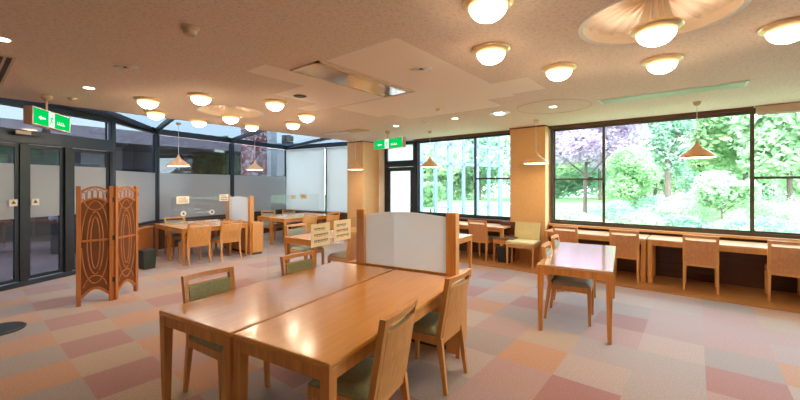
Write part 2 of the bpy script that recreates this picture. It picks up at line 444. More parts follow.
# blind cassette over the right-hand panes
b = thing('roller_blind', 'beige rolled-up blind above the right-hand garden window panes', 'blind', (2.1, NW-.05, CZ-.10))
MB().box(-1.42, 1.45, -.035, .04, -.01, .095, .008).build('cassette', M_BEIGEP, b)
MB().box(-1.40, 1.43, -.01, .012, -.04, -.012, .004).build('bottom_bar', M_WHITE, b)
# glazed door beside the second column
dr = bpy.data.objects.new('door_1', None); C.objects.link(dr); struct(dr)
m = MB(); frame_rect(m, -6.62, -5.55, 0, ZT, NW-.02, .09, .12); m.box(-6.53, -5.64, NW-.02, NW+.10, 2.0, 2.16)
m.build('door_frame', M_FRAME, dr)
m = MB(); frame_rect(m, -6.53, -5.64, .02, 1.99, NW, .10, .05); df = m.build('door_leaf', M_FRAME, dr)
MB().box(-6.43, -5.74, NW+.02, NW+.028, .12, 1.89).build('pane', M_FROSTP, df)
MB().box(-6.53, -5.64, NW+.03, NW+.038, 2.17, ZT-.09).build('pane', M_FROSTP, dr)
MB().tube([(-5.69, NW, 1.0), (-5.69, NW-.05, 1.0), (-5.80, NW-.05, 1.0)], .01).build('handle', M_STEEL, df)

# ---- glazed bay (conservatory) on the left
ZB = 2.79
def seg_wall(n, p, q, zb, zsill, posts, film=None, mat=M_FRAME, panes=True, pane_mat=M_TINT, top=ZB, rails=()):
    """one straight run of glazing from p to q in its own local frame"""
    p = Vector((*p, 0)); q = Vector((*q, 0)); L = (q-p).length; an = math.atan2(q.y-p.y, q.x-p.x)
    root = bpy.data.objects.new('window_%d' % n, None); C.objects.link(root); struct(root)
    root.location = p; root.rotation_euler = (0, 0, an)
    m = MB(); m.box(-.04, L+.04, -.05, .05, top-.08, top+.055); m.box(0, L, -.04, .04, zsill, zsill+.07)
    for t in [0]+list(posts)+[L]: m.box(t-.045, t+.045, -.055, .055, zsill, top-.09)
    for t0, t1, z in rails: m.box(t0, t1, -.04, .04, z-.05, z+.05)
    m.build('window_frame', mat, root)
    ts = [0]+list(posts)+[L]
    for a, b in zip(ts, ts[1:]):
        MB().box(a+.045, b-.045, -.003, .003, zsill+.07, top-.09).build('pane', pane_mat, root)
        if film: MB().box(a+.045, b-.045, .004, .008, film[0], film[1]).build('frosted_film', M_FROST, root)
    return root
seg_wall(3, bay_b, bay_a, 0, .62, [], (.70, 1.80))
seg_wall(4, bay_c, bay_b, 0, .62, [], (.70, 1.80))
seg_wall(5, bay_d, bay_c, 0, .62, [], (.70, 1.80))
seg_wall(6, bay_e, bay_d, 0, .62, [1.72], None, pane_mat=M_GLASS)
def dado(n, p, q, h=.62):
    p = Vector((*p, 0)); q = Vector((*q, 0)); L = (q-p).length; an = math.atan2(q.y-p.y, q.x-p.x)
    m = MB(); m.box(0, L, -.10, .06, 0, h)
    k = 0
    x = .1
    while x+.3 < L: m.box(x, x+.26, .06, .075, .1, h-.1, .005); x += .32
    m.box(-.02, L+.02, -.10, .12, h, h+.03, .005)
    o = m.build('wall_dado_%d' % n, W_DARK); o.location = p; o.rotation_euler = (0, 0, an); return struct(o)
for i, (p, q) in enumerate([(bay_a, bay_b), (bay_b, bay_c), (bay_c, bay_d), (bay_d, bay_e)]): dado(i+1, q, p)
# roller blinds, drawn down, on the bay's end wall
pe, pd = Vector((*bay_e, 0)), Vector((*bay_d, 0)); Le = (pd-pe).length; ane = math.atan2(pd.y-pe.y, pd.x-pe.x)
for i, (a, b_, lab) in enumerate([(.09, 1.68, 'white lowered roller blind next to the wooden column'), (1.76, Le-.06, 'white lowered roller blind in the corner of the glazed bay')]):
    t = thing('roller_blind', lab, 'blind', pe, ane, 'lowered white roller blinds')
    MB().grid(8, 10, lambda u, v, s, a=a, b_=b_: (a+(b_-a)*u, .075+.004*s+.004*math.sin(v*9), .70+(2.66-.70)*v)).build('blind_fabric', M_BLIND, t)
    MB().tube([(a, .08, 2.68), (b_, .08, 2.68)], .022, 10).build('roller', M_WHITE, t)
    MB().box(a, b_, .066, .09, .675, .70, .004).build('bottom_bar', M_WHITE, t)
# glass roof of the bay and its rafters
RZ = ZB+.05
roof = MB()
edge = [(EX, 8.0), (EX, 6.4), (EX, 4.6), (EX, 2.6), (EX, .2), (EX, -.6)]
for p, q, r, s in [(bay_e, bay_d, edge[1], edge[0]), (bay_d, bay_c, edge[2], edge[1]), (bay_c, bay_b, edge[3], edge[2]), (bay_b, bay_a, edge[4], edge[3]), (bay_a, door_s, edge[5], edge[4])]:
    roof.sheet([(*p, RZ), (*q, RZ), (*r, RZ), (*s, RZ)])
ro = roof.build('window_7', M_ROOFG); struct(ro)
m = MB()
for p, q in [(bay_d, (EX, 6.35)), (bay_c, (EX, 4.45)), (bay_b, (EX, 2.55)), (bay_b, (EX, 1.15)), (bay_b, (EX, .75)), (bay_a, (EX, 3.2-3.0))]:
    m.bar((*p, RZ-.045), (*q, RZ-.045), .07, .08)
m.build('window_frame', M_FRAME, ro)

# entrance doors: slate frame with sliding glass leaves
pa, ps = Vector((*bay_a, 0)), Vector((*door_s, 0)); L = (pa-ps).length; an = math.atan2(pa.y-ps.y, pa.x-ps.x)
dd = bpy.data.objects.new('door_2', None); C.objects.link(dd); struct(dd)
dd.location = ps; dd.rotation_euler = (0, 0, an)
def door_t(px):   # distance along the door wall where image column px cuts it
    k = (px-400)/F; d = Vector((k*CA-SA, k*SA+CA)); e = (pa-ps).to_2d()/L; o_ = ps.to_2d()
    # o + e t = d s
    det = -e.x*d.y+d.x*e.y
    return (o_.x*d.y-o_.y*d.x)/det
def zt(px, y):
    t = door_t(px); p = ps+(pa-ps)/L*t; Y = -p.x*SA+p.y*CA
    return H-(y-Y0)*Y/F
HD = 2.15
m = MB(); m.box(0, L, -.06, .06, ZB-.10, ZB+.055); m.box(0, L, -.09, .06, HD, HD+.20, .006); m.box(L-.05, L+.06, -.06, .06, 0, ZB)
m.box(door_t(46)-.03, door_t(46)+.03, -.04, .04, HD+.2, ZB-.1)
m.box(-.05, .05, -.06, .06, 0, ZB); m.box(0, L, -.06, .06, 0, .07)
m.build('door_frame', M_DOORF, dd)
leaf_edges = [(0.02, door_t(17.5)), (door_t(26), door_t(63)), (door_t(70), L-.05)]
m = MB(); m.box(door_t(17.5), door_t(26), -.05, .05, .07, HD); m.box(door_t(63), door_t(70), -.05, .05, .07, HD); m.build('jamb', M_BLACK, dd)
for i, (a, b_) in enumerate(leaf_edges):
    m = MB(); frame_rect(m, a, b_, .08, HD-.01, -.03+.02*(i % 2), .05, .04)
    lf = m.build('door_leaf', M_FRAME, dd)
    y = -.012+.02*(i % 2)
    MB().box(a+.05, b_-.05, y, y+.006, .13, HD-.06).build('pane', M_TINT, lf)
    MB().box(a+.05, b_-.05, y-.006, y-.002, 1.02, 1.84).build('frosted_film', M_FROST, lf)
MB().box(.02, L-.06, -.003, .003, HD+.2, ZB-.1).build('pane', M_TINT, dd)
# small notice stickers on the door leaves
for px in (11, 33):
    t = door_t(px)
    s = tag(MB().box(-.05, .05, -.048, -.046, -.05, .05).build('door_sticker', M_PAPERW), 'small white triangular warning sticker on the %s glass of the entrance' % ('far left' if px == 11 else 'middle'), 'sticker', 'door stickers')
    s.location = ps+(pa-ps)/L*t+Vector((0, 0, 1.26)); s.rotation_euler = (0, 0, an)
    MB().prism([(-.03, 0), (.03, 0), (0, .05)], -.0505, -.0488).warp(lambda x, y, z: (x, z, y-.015)).build('triangle_mark', M_INK, s)
# motion sensor on the door head
t = thing('door_sensor', 'grey motion sensor with beige end on the door header', 'sensor', ps+(pa-ps)/L*door_t(20)+Vector((0, 0, HD+.14)), an)
MB().box(-.16, .16, -.17, -.09, -.03, .03, .01).build('housing', M_BLACK, t)
MB().box(-.17, .02, -.19, -.168, -.022, .034, .01).build('lens_cover', M_BEIGEP, t)

# ------------------------------------------------------------------ furniture
def lean_back(w, zs, zt_, off=.0):
    """maps a flat chair back (x, y, z) to the leaning, slightly dished one"""
    def fn(x, y, z):
        k = max(0, (z-zs)/(zt_-zs))
        return (x, y-.075*k-.022*(1-(x/(w/2))**2)*min(1, k*2), z)
    return fn
def slab(x0, x1, y0, y1, z0, z1, nx=8, nz=4):
    m = MB()
    m.grid(nx, nz, lambda u, v, s: (x0+(x1-x0)*u, y1 if s else y0, z0+(z1-z0)*v)); return m
def make_chair(label, group, frame_m, veneer_m, pad_m, w=.45, top=.82, loc=(0, 0, 0), rz=0, name='dining_chair'):
    t = thing(name, label, 'chair', loc, rz, group)
    hw = w/2; zs = .40; fn = lean_back(w, zs, top)
    yb = -.20
    for s in (-1, 1):
        MB().taper(s*(hw-.024), .195, 0, .385, .026, .028, .040, .042, dx=s*.004, dy=.008).build('leg', frame_m, t, smooth=False)
        MB().taper(s*(hw-.020), yb, 0, .40, .026, .028, .036, .046, dx=s*.006, dy=-.055).build('leg', frame_m, t)
    m = MB(); m.box(-hw+.006, hw-.006, .175, .215, .345, .405, .006); m.box(-hw+.006, hw-.006, -.215, -.185, .345, .405, .006)
    m.box(-hw+.004, -hw+.034, -.185, .175, .345, .405, .006); m.box(hw-.034, hw-.004, -.185, .175, .345, .405, .006)
    m.build('seat_frame', frame_m, t)
    m = MB()
    def cush(u, v, s):
        x = (-hw+.012)+(w-.024)*u; y = -.19+.40*v
        r = min(1, min(u, 1-u)*9, min(v, 1-v)*9); r = math.sin(r*PI/2)
        return (x, y, .405+(.012+.038*r if s else 0))
    m.grid(14, 14, cush).build('seat', pad_m, t, smooth=True)
    # back: two posts, top rail, slot, veneered panel and front pad
    m = MB()
    for s in (-1, 1):
        a, b_ = (s*hw, s*(hw-.034)); x0, x1 = min(a, b_), max(a, b_)
        m.grid(1, 6, lambda u, v, sd: (x0+(x1-x0)*u, (yb-.016 if sd else yb+.020), .40+(top-.40)*v))
    m.grid(10, 1, lambda u, v, sd: (-hw+.034+(w-.068)*u, (yb-.014 if sd else yb+.016), top-.035+.035*v))
    m.warp(fn).build('back_frame', frame_m, t)
    slab(-hw+.03, hw-.03, yb-.018, yb-.004, .375, top-.075, 10, 5).warp(fn).build('back_panel', veneer_m, t)
    slab(-hw+.036, hw-.036, yb-.003, yb+.026, .45, top-.08, 10, 5).warp(fn).build('backrest_pad', pad_m, t, smooth=False)
    return t
def make_table(label, group, W_, L_, H_=.70, top_m=W_TABLE, leg_m=W_TLEG, loc=(0, 0, 0), rz=0, name='reading_table', leg=.06):
    """origin at the near right corner on the floor; runs to -x and +y"""
    t = thing(name, label, 'table', loc, rz, group)
    m = MB(); m.box(-W_+.004, -.004, .004, L_-.004, H_-.032, H_, .009); m.build('tabletop', top_m, t)
    m = MB(); z0, z1 = H_-.095, H_-.032
    m.box(-W_+leg, -leg, .012, .034, z0, z1); m.box(-W_+leg, -leg, L_-.034, L_-.012, z0, z1)
    m.box(-W_+.012, -W_+.034, leg, L_-leg, z0, z1); m.box(-.034, -.012, leg, L_-leg, z0, z1)
    m.build('apron', leg_m, t)
    for x in (-W_+leg/2+.006, -leg/2-.006):
        for y in (leg/2+.006, L_-leg/2-.006):
            MB().taper(x, y, 0, H_-.032, leg*.62, leg*.62, leg, leg, bevel=.004).build('leg', leg_m, t)
    return t
RT = math.radians(9.3)
O = Vector((-1.31, 1.10, 0)); e1 = Vector((math.cos(RT), math.sin(RT), 0)); e2 = Vector((-math.sin(RT), math.cos(RT), 0))
def LL(p, q, z=0): return O+e1*p+e2*q+Vector((0, 0, z))
def acrylic(label, loc, rz, length, papers, z0=.70, h=.56, y0=.0, name='acrylic_screen', notes=True):
    """clear upright sheet along +y with feet; papers: (y0, y1, z0, z1) notices stuck on it"""
    t = thing(name, label, 'table screen', loc, rz)
    MB().box(-.0015, .0015, y0, length, z0+.001, z0+h).build('sheet', M_ACRYL, t)
    for y in (y0+.15, length-.12):
        MB().box(-.05, .05, y, y+.004, z0+.001, z0+.05).build('foot', M_ACRYL, t)
    return t
def notice(label, loc, rz, w, h, mat=M_PAPER, lines=3, group='notices taped to the table screens'):
    """paper facing local +x, lying along y"""
    t = thing('paper_notice', label, 'notice', loc, rz, group)
    MB().box(.003, .0045, -w/2, w/2, -h/2, h/2).build('paper', mat, t)
    for k in range(lines):
        z = h*(.26-.26*k); y = -w*.34; m = MB()
        rr = random.Random(k+int(w*1000))
        m.box(.00455, .0048, y, w*.34, z-h*.004, z+h*.004)
        while y < w*.34-(k == 0)*w*.12:
            d = w*rr.uniform(.05, .075)
            m.box(.0046, .0050, y, y+d, z-h*.008, z+h*.045)
            m.box(.0046, .0050, y+d*.3, y+d*.55, z-h*.06, z+h*.06)
            if rr.random() > .4: m.box(.0046, .0050, y, y+d, z-h*.07, z-h*.045)
            y += d+w*.022
        m.build('text_line', M_INK, t)
    return t
def partition(label, loc, rz, x0, x1, p0, p1, top=1.27, fl=.70):
    """floor-standing divider: base cabinet x0..x1, posts at p0 and p1, arched frosted glass between; local +y is away from the table"""
    t = thing('partition_screen', label, 'partition', loc, rz, 'partitions at the table ends')
    MB().box(x0, x1, .03, .28, .05, .70, .006).build('base_cabinet', W_POST, t)
    MB().box(x0+.02, x1-.02, .05, .26, 0, .05).build('plinth', W_DARK, t)
    for p in (p0, p1): MB().box(p-.048, p+.048, .0, .09, .0, top, .006).build('post', W_POST, t)
    m = MB(); a, b_ = p0+.048, p1-.048
    m.grid(24, 2, lambda u, v, s: (a+(b_-a)*u, .04+.008*s, fl+.005+v*(top-.01-fl-.04+.035*math.sin(PI*u))))
    m.build('frosted_glass', M_FROSTP, t)
    MB().box(a, b_, .025, .065, fl-.03, fl+.012, .003).build('rail', W_POST, t)
    return t
# front pair of tables
make_table('long light-wood table nearest the camera, right one of the pushed-together pair', 'front pair of tables', .705, 1.79, loc=LL(0, 0), rz=RT)
make_table('long light-wood table nearest the camera, left one of the pushed-together pair', 'front pair of tables', .745, 1.79, loc=LL(-.722, 0), rz=RT)
acrylic('clear acrylic sheet standing along the seam of the two front tables', LL(-.7135, 0), RT, 1.78, None, y0=.25)
notice('cream notice with three printed lines on the front acrylic sheet, left of two', LL(-.709, .725, 1.165), RT, .20, .165)
notice('cream notice with three printed lines on the front acrylic sheet, right of two', LL(-.709, .975, 1.172), RT, .21, .160)
partition('frosted glass divider with wooden posts at the far end of the front tables', LL(0, 1.80), RT, -1.32, -.07, -1.135, -.125)

CH = math.radians
grp = 'chairs around the front tables'
chair = make_chair('wooden chair with green pad at the right side of the front table, nearest the camera', grp, W_CHAIR, W_CHAIR, M_GREEN, w=.40, top=.85, loc=(-1.53, 1.50, 0), rz=CH(90+13))
dup(chair, (-1.685, 2.43, 0), CH(90+6), 'wooden chair right of the front table, next to the near frosted divider')
dup(chair, (-2.70, 1.31, 0), CH(-90+6.5), 'wooden chair with green backrest at the left side of the front table')
dup(chair, (-2.77, 2.18, 0), CH(-90+5), 'green-backed wooden chair on the left side of the front tables, farther one')

# bench table on the right with its own chairs
RB = math.radians(7.7)
make_table('free-standing wooden table with a bright reflection in the middle of the carpet on the right', None, .70, 1.72, top_m=W_GLOSSY, loc=(-.605, 3.96, 0), rz=RB)
cg = make_chair('grey-padded chair under the right table, nearer of the two', 'grey chairs at the right table', W_CHAIR, W_CHAIR, M_GREY, w=.45, loc=(-1.12, 4.53, 0), rz=CH(-90+8))
dup(cg, (-1.24, 5.28, 0), CH(-90+8), 'grey-padded chair at the right table, farther one towards the window')

# window counters: long narrow tables
def counter(label, x0, x1):
    t = thing('counter_table', label, 'table', ((x0+x1)/2, 0, 0), 0, 'counter tables under the windows')
    h = (x1-x0)/2; y0, y1 = 6.78, 7.38
    MB().box(-h, h, y0, y1, .655, .69, .005).build('tabletop', W_COUNTER, t)
    m = MB(); m.box(-h+.05, h-.05, y0+.02, y0+.045, .595, .655); m.box(-h+.05, h-.05, y1-.045, y1-.02, .595, .655); m.build('apron', W_CHAIR, t)
    for s in (-1, 1):
        for y in (y0+.035, y1-.035): MB().box(s*(h-.035)-.03, s*(h-.035)+.03, y-.03, y+.03, .012, .655, .004).build('leg', W_CHAIR, t)
    return t
counter('pale wooden counter table under the garden window, left of the paired legs', -2.14, -.60)
counter('pale wooden counter table under the garden window, right of the paired legs', -.585, 1.15)
counter('pale wooden counter table under the garden window, cut by the right edge of the photo', 1.165, 2.9)
counter('pale wooden counter table under the window left of the orange column', -4.62, -2.92)
gw = 'chairs facing the window counter'
cc = make_chair('wooden chair at the window counter, first one right of the orange column', gw, W_PALE, W_VENEER, M_GREY, w=.40, top=.80, loc=(-1.75, 6.93, .012), rz=0)
for x, lab, r in [(-.88, 'wooden chair at the window counter just right of the free-standing table', 0), (.05, 'wooden chair at the window counter below the garden pendant lamp', 0),
               (.93, 'wooden chair at the window counter by the right edge of the photo', -2), (-3.41, 'wooden chair at the window counter left of the orange column, next to the brown stool', 0),
               (-4.05, 'wooden chair at the left window counter half hidden behind the divider post', 0)]:
    dup(cc, (x, 6.93, .012), CH(r), lab)
# yellow upholstered chair against the column
t = thing('upholstered_chair', 'pale yellow upholstered chair without arms against the orange column', 'chair', (-2.55, 6.86, .012), CH(180+3))
for sx in (-1, 1):
    MB().taper(sx*.235, .20, 0, .385, .026, .026, .038, .038, dy=.01).build('leg', W_PALE, t)
    MB().taper(sx*.235, -.21, 0, .385, .026, .028, .038, .044, dy=-.04).build('leg', W_PALE, t)
MB().box(-.255, .255, -.225, .225, .335, .39, .006).build('seat_frame', W_PALE, t)
MB().box(-.26, .26, -.235, .235, .39, .455, .022).build('seat', M_YELLOW, t)
m = slab(-.235, .235, -.235, -.185, .44, .775, 8, 6); m.warp(lean_back(.5, .44, .8)).build('backrest', M_YELLOW, t)
# brown low stool with a dark box under it
t = thing('padded_stool', 'low stool with brown padded seat beside the yellow chair', 'stool', (-2.93, 6.98, .012), CH(180))
MB().box(-.21, .21, -.20, .20, .43, .485, .02).build('seat', M_BROWN, t)
MB().box(-.20, .20, -.19, .19, .35, .43, .005).build('seat_frame', W_CHAIR, t)
for sx in (-1, 1):
    for sy in (-1, 1): MB().taper(sx*.18, sy*.17, 0, .35, .028, .028, .036, .036).build('leg', W_CHAIR, t)
slab(-.20, .20, -.22, -.19, .50, .76, 6, 3).build('backrest', W_DARK, t)
t = thing('waste_bin', 'dark brown box-shaped bin standing under the brown stool', 'bin', (-2.90, 6.88, .012))
m = MB(); m.quadbox([(-.12, -.10, 0), (.12, -.10, 0), (.12, .10, 0), (-.12, .10, 0)], [(-.14, -.12, .30), (.14, -.12, .30), (.14, .12, .30), (-.14, .12, .30)]); m.build('body', M_BLACK, t)
MB().box(-.145, .145, -.125, .125, .30, .315, .004).build('rim', M_BRONZE, t)

# middle tables
make_table('wooden table in the middle of the room behind the two cream notices', 'single tables in the middle', .70, 1.75, loc=(-4.40, 3.40, 0), rz=CH(4))
make_table('pale wooden table partly hidden behind the near frosted divider', 'single tables in the middle', .70, 1.6, loc=(-2.74, 3.88, 0), rz=CH(5), leg=.05)
cm = make_chair('grey-padded chair at the right of the middle table, nearer one behind the notices', 'chairs at the middle table', W_PALE, W_VENEER, M_GREY, w=.44, loc=(-4.28, 3.95, 0), rz=CH(90+3))
dup(cm, (-4.33, 4.62, 0), CH(90+3), 'grey-padded chair at the right of the middle table, just left of the divider post')
dup(cm, (-5.28, 3.92, 0), CH(-90+5), 'wooden chair with grey-green back at the left of the middle table')

# far left pair of tables with divider
g1 = 'far left pair of tables'
make_table('wooden table by the glazed bay, left half of the pair behind the folding screen', g1, .73, 1.30, loc=(-8.215, 2.74, 0), leg=.055)
make_table('wooden table by the glazed bay, right half of the pair behind the folding screen', g1, .73, 1.30, loc=(-7.475, 2.74, 0), leg=.055)
partition('grey frosted glass divider at the far end of the tables by the glazed bay', (-7.475, 4.10, 0), 0, -1.35, .02, -1.10, -.08)
acrylic('clear acrylic sheet along the tables by the glazed bay', (-8.21, 2.80, 0), 0, 1.25, None)
gl = 'chairs at the tables by the glazed bay'
cl = make_chair('pale wooden chair seen from behind by the glazed bay, left of two', gl, W_PALE, W_PALE, M_GREY, w=.42, top=.80, loc=(-7.62, 3.05, 0), rz=CH(90))
cl.location = (-7.60, 3.00, 0)
dup(cl, (-7.60, 3.61, 0), CH(90), 'pale wooden chair seen from behind by the glazed bay, next to the divider')
dup(cl, (-8.88, 3.20, 0), CH(-90), 'cream chair facing the room behind the tables by the glazed bay')
notice('small cream notice on the clear sheet by the glazed bay, left of two', (-8.205, 3.02, 1.21), 0, .24, .15, M_PAPERW)
notice('small cream notice high on the clear sheet by the glazed bay, right of two', (-8.205, 3.86, 1.235), 0, .20, .15, M_PAPERW)
for y, lab in ((3.03, 'left of two'), (3.60, 'right of two')):
    s = thing('round_number_disc', 'round white disc low on the clear sheet by the glazed bay, '+lab, 'table marker', (-8.205, y, .93), 0, 'round discs on the clear sheet')
    m = MB(); m.lathe([(0, .0), (.055, .0), (.055, .004), (0, .004)], n=24); m.warp(lambda x, y_, z: (z+.004, y_, x)); m.build('disc', M_WHITE, s)
    MB().box(.0082, .0088, -.018, .018, -.022, .022).build('printed_mark', M_INK, s)
# back pair of tables
g2 = 'back pair of tables'
make_table('back table beside the white blinds, left half of the pair', g2, .62, 1.6, loc=(-8.36, 5.10, 0), leg=.055)
make_table('back table beside the white blinds, right half of the pair', g2, .62, 1.6, loc=(-7.73, 5.10, 0), leg=.055)
gb = 'chairs at the back tables'
for x, y, r, lab in [(-9.05, 5.62, -90, 'wooden chair at the far side of the back tables'), (-9.08, 6.30, -90, 'wooden chair at the far side of the back tables, in front of the blinds'),
                     (-7.72, 5.65, 90, 'wooden chair seen from behind at the back tables, nearer of two'), (-7.72, 6.40, 90, 'wooden chair seen from behind at the back tables, farther of two')]:
    dup(cl, (x, y, 0), CH(r), lab, gb)
acrylic('clear acrylic sheet along the back tables', (-8.355, 5.12, 0), 0, 1.5, None)
notice('tiny cream notice on the clear sheet of the back tables, left of two', (-8.35, 5.75, 1.20), 0, .17, .12, M_PAPERW)
notice('tiny yellowish notice on the clear sheet of the back tables, right of two', (-8.35, 6.10, 1.20), 0, .2, .12, M_PAPER)
# dark waste bin behind the folding screen
t = thing('waste_bin', 'dark green waste bin on the carpet right of the folding screen', 'bin', (-7.80, 2.27, 0), .1)
MB().quadbox([(-.11, -.09, 0), (.11, -.09, 0), (.11, .09, 0), (-.11, .09, 0)], [(-.13, -.11, .32), (.13, -.11, .32), (.13, .11, .32), (-.13, .11, .32)]).build('body', M_BINM, t)
MB().box(-.135, .135, -.115, .115, .32, .34, .005).build('rim', M_BLACK, t)
# low slatted rail behind the tables
t = thing('slatted_cabinet', 'low dark wooden cabinet with pale slats behind the folding screen', 'cabinet', (-8.86, 2.32, 0), math.atan2(bay_b[1]-bay_a[1], bay_b[0]-bay_a[0])+PI)
MB().box(-.55, .5, -.12, .14, 0, .60, .005).build('body', W_SCREEN, t)
m = MB()
for k in range(9): m.box(-.45+k*.10, -.41+k*.10, -.135, -.12, .18, .46)
m.build('slats', M_PAPERW, t)
MB().box(-.58, .53, -.15, .16, .60, .63, .005).build('top', W_TLEG, t)

# ------------------------------------------------------------------ folding screen
fs = thing('folding_screen', 'reddish wooden two-panel folding screen with arched openwork in front of the entrance', 'folding screen', (0, 0, 0))
def screen_panel(p, q):
    p = Vector(p); q = Vector(q); L = (q-p).length; an = math.atan2(q.y-p.y, q.x-p.x)
    def put(o): o.location = p; o.rotation_euler = (0, 0, an); return o
    ht = 1.51
    m = MB(); m.box(0, .045, -.02, .02, 0, ht, .004); m.box(L-.045, L, -.02, .02, 0, ht, .004)
    arc = lambda u, z, r: (.045+(L-.09)*u, 0, z+r*math.sin(PI*u))
    def arch(z, r, wd=.026):
        for k in range(16):
            a = arc(k/16, z, r); b_ = arc((k+1)/16, z, r)
            m.bar(a, b_, .026, wd, up=(0, 0, 1))
    arch(ht-.07, .055); arch(ht-.21, .055, .022); arch(.10, .10, .03)
    m.box(.045, L-.045, -.012, .012, .80, .825)
    fr = put(m.build('panel_frame', W_SCREEN, fs))
    m = MB(); n = 5
    for k in range(n):     # small arches in the open top band
        c = .045+(L-.09)*(k+.5)/n; w_ = (L-.09)/n*.40
        zb_ = ht-.205+.055*math.sin(PI*(k+.5)/n); zt_ = zb_+.115
        pts = [(c-w_, 0, zb_)]+[(c-w_*math.cos(PI*j/8), 0, zt_-.04+.035*math.sin(PI*j/8)) for j in range(9)]+[(c+w_, 0, zb_)]
        m.tube(pts, .006, 6)
    put(m.build('small_arches', W_SCREEN, fs))
    m = MB(); cx = L/2
    def ell(x, z, rx, rz, a0=0, a1=2*PI, r=.008, n_=40):
        full = abs(a1-a0-2*PI) < 1e-6
        m.tube([(x+rx*math.cos(a0+(a1-a0)*k/n_), 0, z+rz*math.sin(a0+(a1-a0)*k/n_)) for k in range(n_ if full else n_+1)], r, 6, closed=full)
    ell(cx, .78, (L-.1)*.30, .40); ell(cx, .78, (L-.1)*.17, .33)
    hw = (L-.10)/2
    ell(cx, .80+.0, hw, .52, PI*.02, PI*.98)
    ell(cx, .76, hw, .50, PI*1.02, PI*1.98)
    ell(cx, 1.40, hw*.9, .20, PI*1.08, PI*1.92); ell(cx, .16, hw*.9, .20, PI*.1, PI*.9)
    put(m.build('curved_tracery', W_SCREEN, fs))
    m = MB(); m.grid(16, 8, lambda u, v, s: (.045+(L-.09)*u, -.003+.002*s, (.10+.10*math.sin(PI*u))*(1-v)+(ht-.21+.055*math.sin(PI*u))*v))
    put(m.build('woven_panel', M_MESH, fs))
    return an
p0 = at(76, 307); p1 = at(113.2, 300); p2 = at(137, 290.5)
screen_panel((p0.x, p0.y, 0), (p1.x, p1.y, 0))
p1b = p1+Vector((.012, .03, 0))
screen_panel((p1.x-.002, p1.y+.012, 0), (p2.x, p2.y, 0))
m = MB()
for z in (.25, .80, 1.30):
    m.box(p1.x-.002, p1.x+.03, p1.y-.012, p1.y+.012, z, z+.06)
m.build('hinge', M_BLACK, fs)
m = MB()
for z in (.80, 1.36): m.box(p2.x-.012, p2.x+.022, p2.y-.012, p2.y+.012, z, z+.05)
m.build('hinge', M_BLACK, fs)
# stand base at the left edge
p = at(-4, 331)
t = thing('sign_stand', 'black round base of a stand at the left edge of the carpet', 'stand', (p.x, p.y, 0))
MB().lathe([(0, 0), (.22, 0), (.225, .01), (.215, .02), (.05, .034), (.02, .05), (0, .05)], n=40).build('base', M_BLACK, t, smooth=False)
MB().tube([(0, 0, .045), (0, 0, 1.1)], .015, 12).build('pole', M_BLACK, t)
MB().tube([(0, 0, 1.1), (0, 0, 1.16)], .025, 12).build('cap', M_BLACK, t)

# ------------------------------------------------------------------ ceiling fittings
def dome(label, x, y, group='domed ceiling lamps', stem=0.0, R=.15, z=None):
    z = CZ if z is None else z
    t = thing('dome_lamp', label, 'ceiling lamp', (x, y, z+.003), 0, group)
    MB().lathe([(R+.002, .0), (R+.008, -.010), (R+.008, -.020), (R-.008, -.027), (R-.020, -.034), (R-.034, -.036), (R-.034, -.03)], n=40).build('brass_ring', M_BRASS, t, smooth=True)
    r = R-.028
    MB().lathe([(r*math.cos(a), -.028-.102*math.sin(a)) for a in [PI/2*k/12 for k in range(13)]], n=40).build('glass_dome', M_DOME, t, smooth=True)
    return t
DM = [((488, 0), 'largest-looking dome lamp cut by the top edge of the photo'),
      ((491, 48), 'dome lamp at upper centre, directly below the one cut by the top edge'),
      ((559, 66.5), 'dome lamp on the ceiling left of the pair under the near medallion'),
      ((662, 58.5), 'dome lamp just in front of the near ribbed medallion, above the green light strip'),
      ((788, 24), 'dome lamp at the right edge of the ceiling'),
      ((148, 98), 'leftmost dome lamp near the entrance'),
      ((156, 110.5), 'dome lamp just below and right of the leftmost one, near the bay roof'),
      ((201, 94), 'dome lamp between the leftmost ones and the far medallion, nearer row'),
      ((199, 119), 'dome lamp at the ceiling edge left of the far medallion'),
      ((275, 100.5), 'dome lamp right of the far medallion, nearer row'),
      ((252, 123.5), 'dome lamp at the ceiling edge right of the far medallion'),
      ((293, 121.5), 'dome lamp near the bay roof, left of the rightmost far one'),
      ((307, 113.5), 'rightmost dome lamp of the far cluster')]
first = None
for (px, py), lab in DM:
    p = at(px, py+1.0, CZ)
    if first is None: first = dome(lab, p.x, p.y)
    else: dup(first, (p.x, p.y, CZ+.003), None, lab)
def medallion(x, y, label, dlabel):
    t = thing('ceiling_medallion', label, 'ceiling rose', (x, y, CZ), 0, 'ribbed ceiling medallions')
    m = MB(); N = 96
    prof = [(.46, .0), (.455, .07), (.44, .09), (.34, .115), (.22, .15), (.12, .17), (0, .175)]
    m.lathe(prof, n=N)
    for v in m.bm.verts:
        r = math.hypot(v.co.x, v.co.y)
        if .08 < r < .445:
            k = round(math.atan2(v.co.y, v.co.x)/(2*PI)*N)
            v.co.z -= .016*(1 if k % 4 == 0 else 0)
    m.build('ribbed_dish', M_MEDAL, t)
    MB().lathe([(.452, .0), (.475, -.012), (.485, -.006), (.485, .004)], n=64).build('rim', M_WHITE, t, smooth=True)
    m = MB(); m.lathe([(.062, .175), (.068, .12), (.085, .04), (.095, .0), (.12, -.06)], n=48)
    for v in m.bm.verts:
        k = round(math.atan2(v.co.y, v.co.x)/(2*PI)*48)
        if k % 2: v.co.x *= .9; v.co.y *= .9
    m.build('fluted_stem', M_MEDAL, t)
    dup(first, (x, y, CZ-.056), None, dlabel)
medallion(*MED[0], 'large round ribbed medallion at the upper right of the ceiling', 'dome lamp hanging from the near ribbed medallion at upper right')
medallion(*MED[1], 'round ribbed medallion above the far left tables', 'dome lamp hanging from the far ribbed medallion')

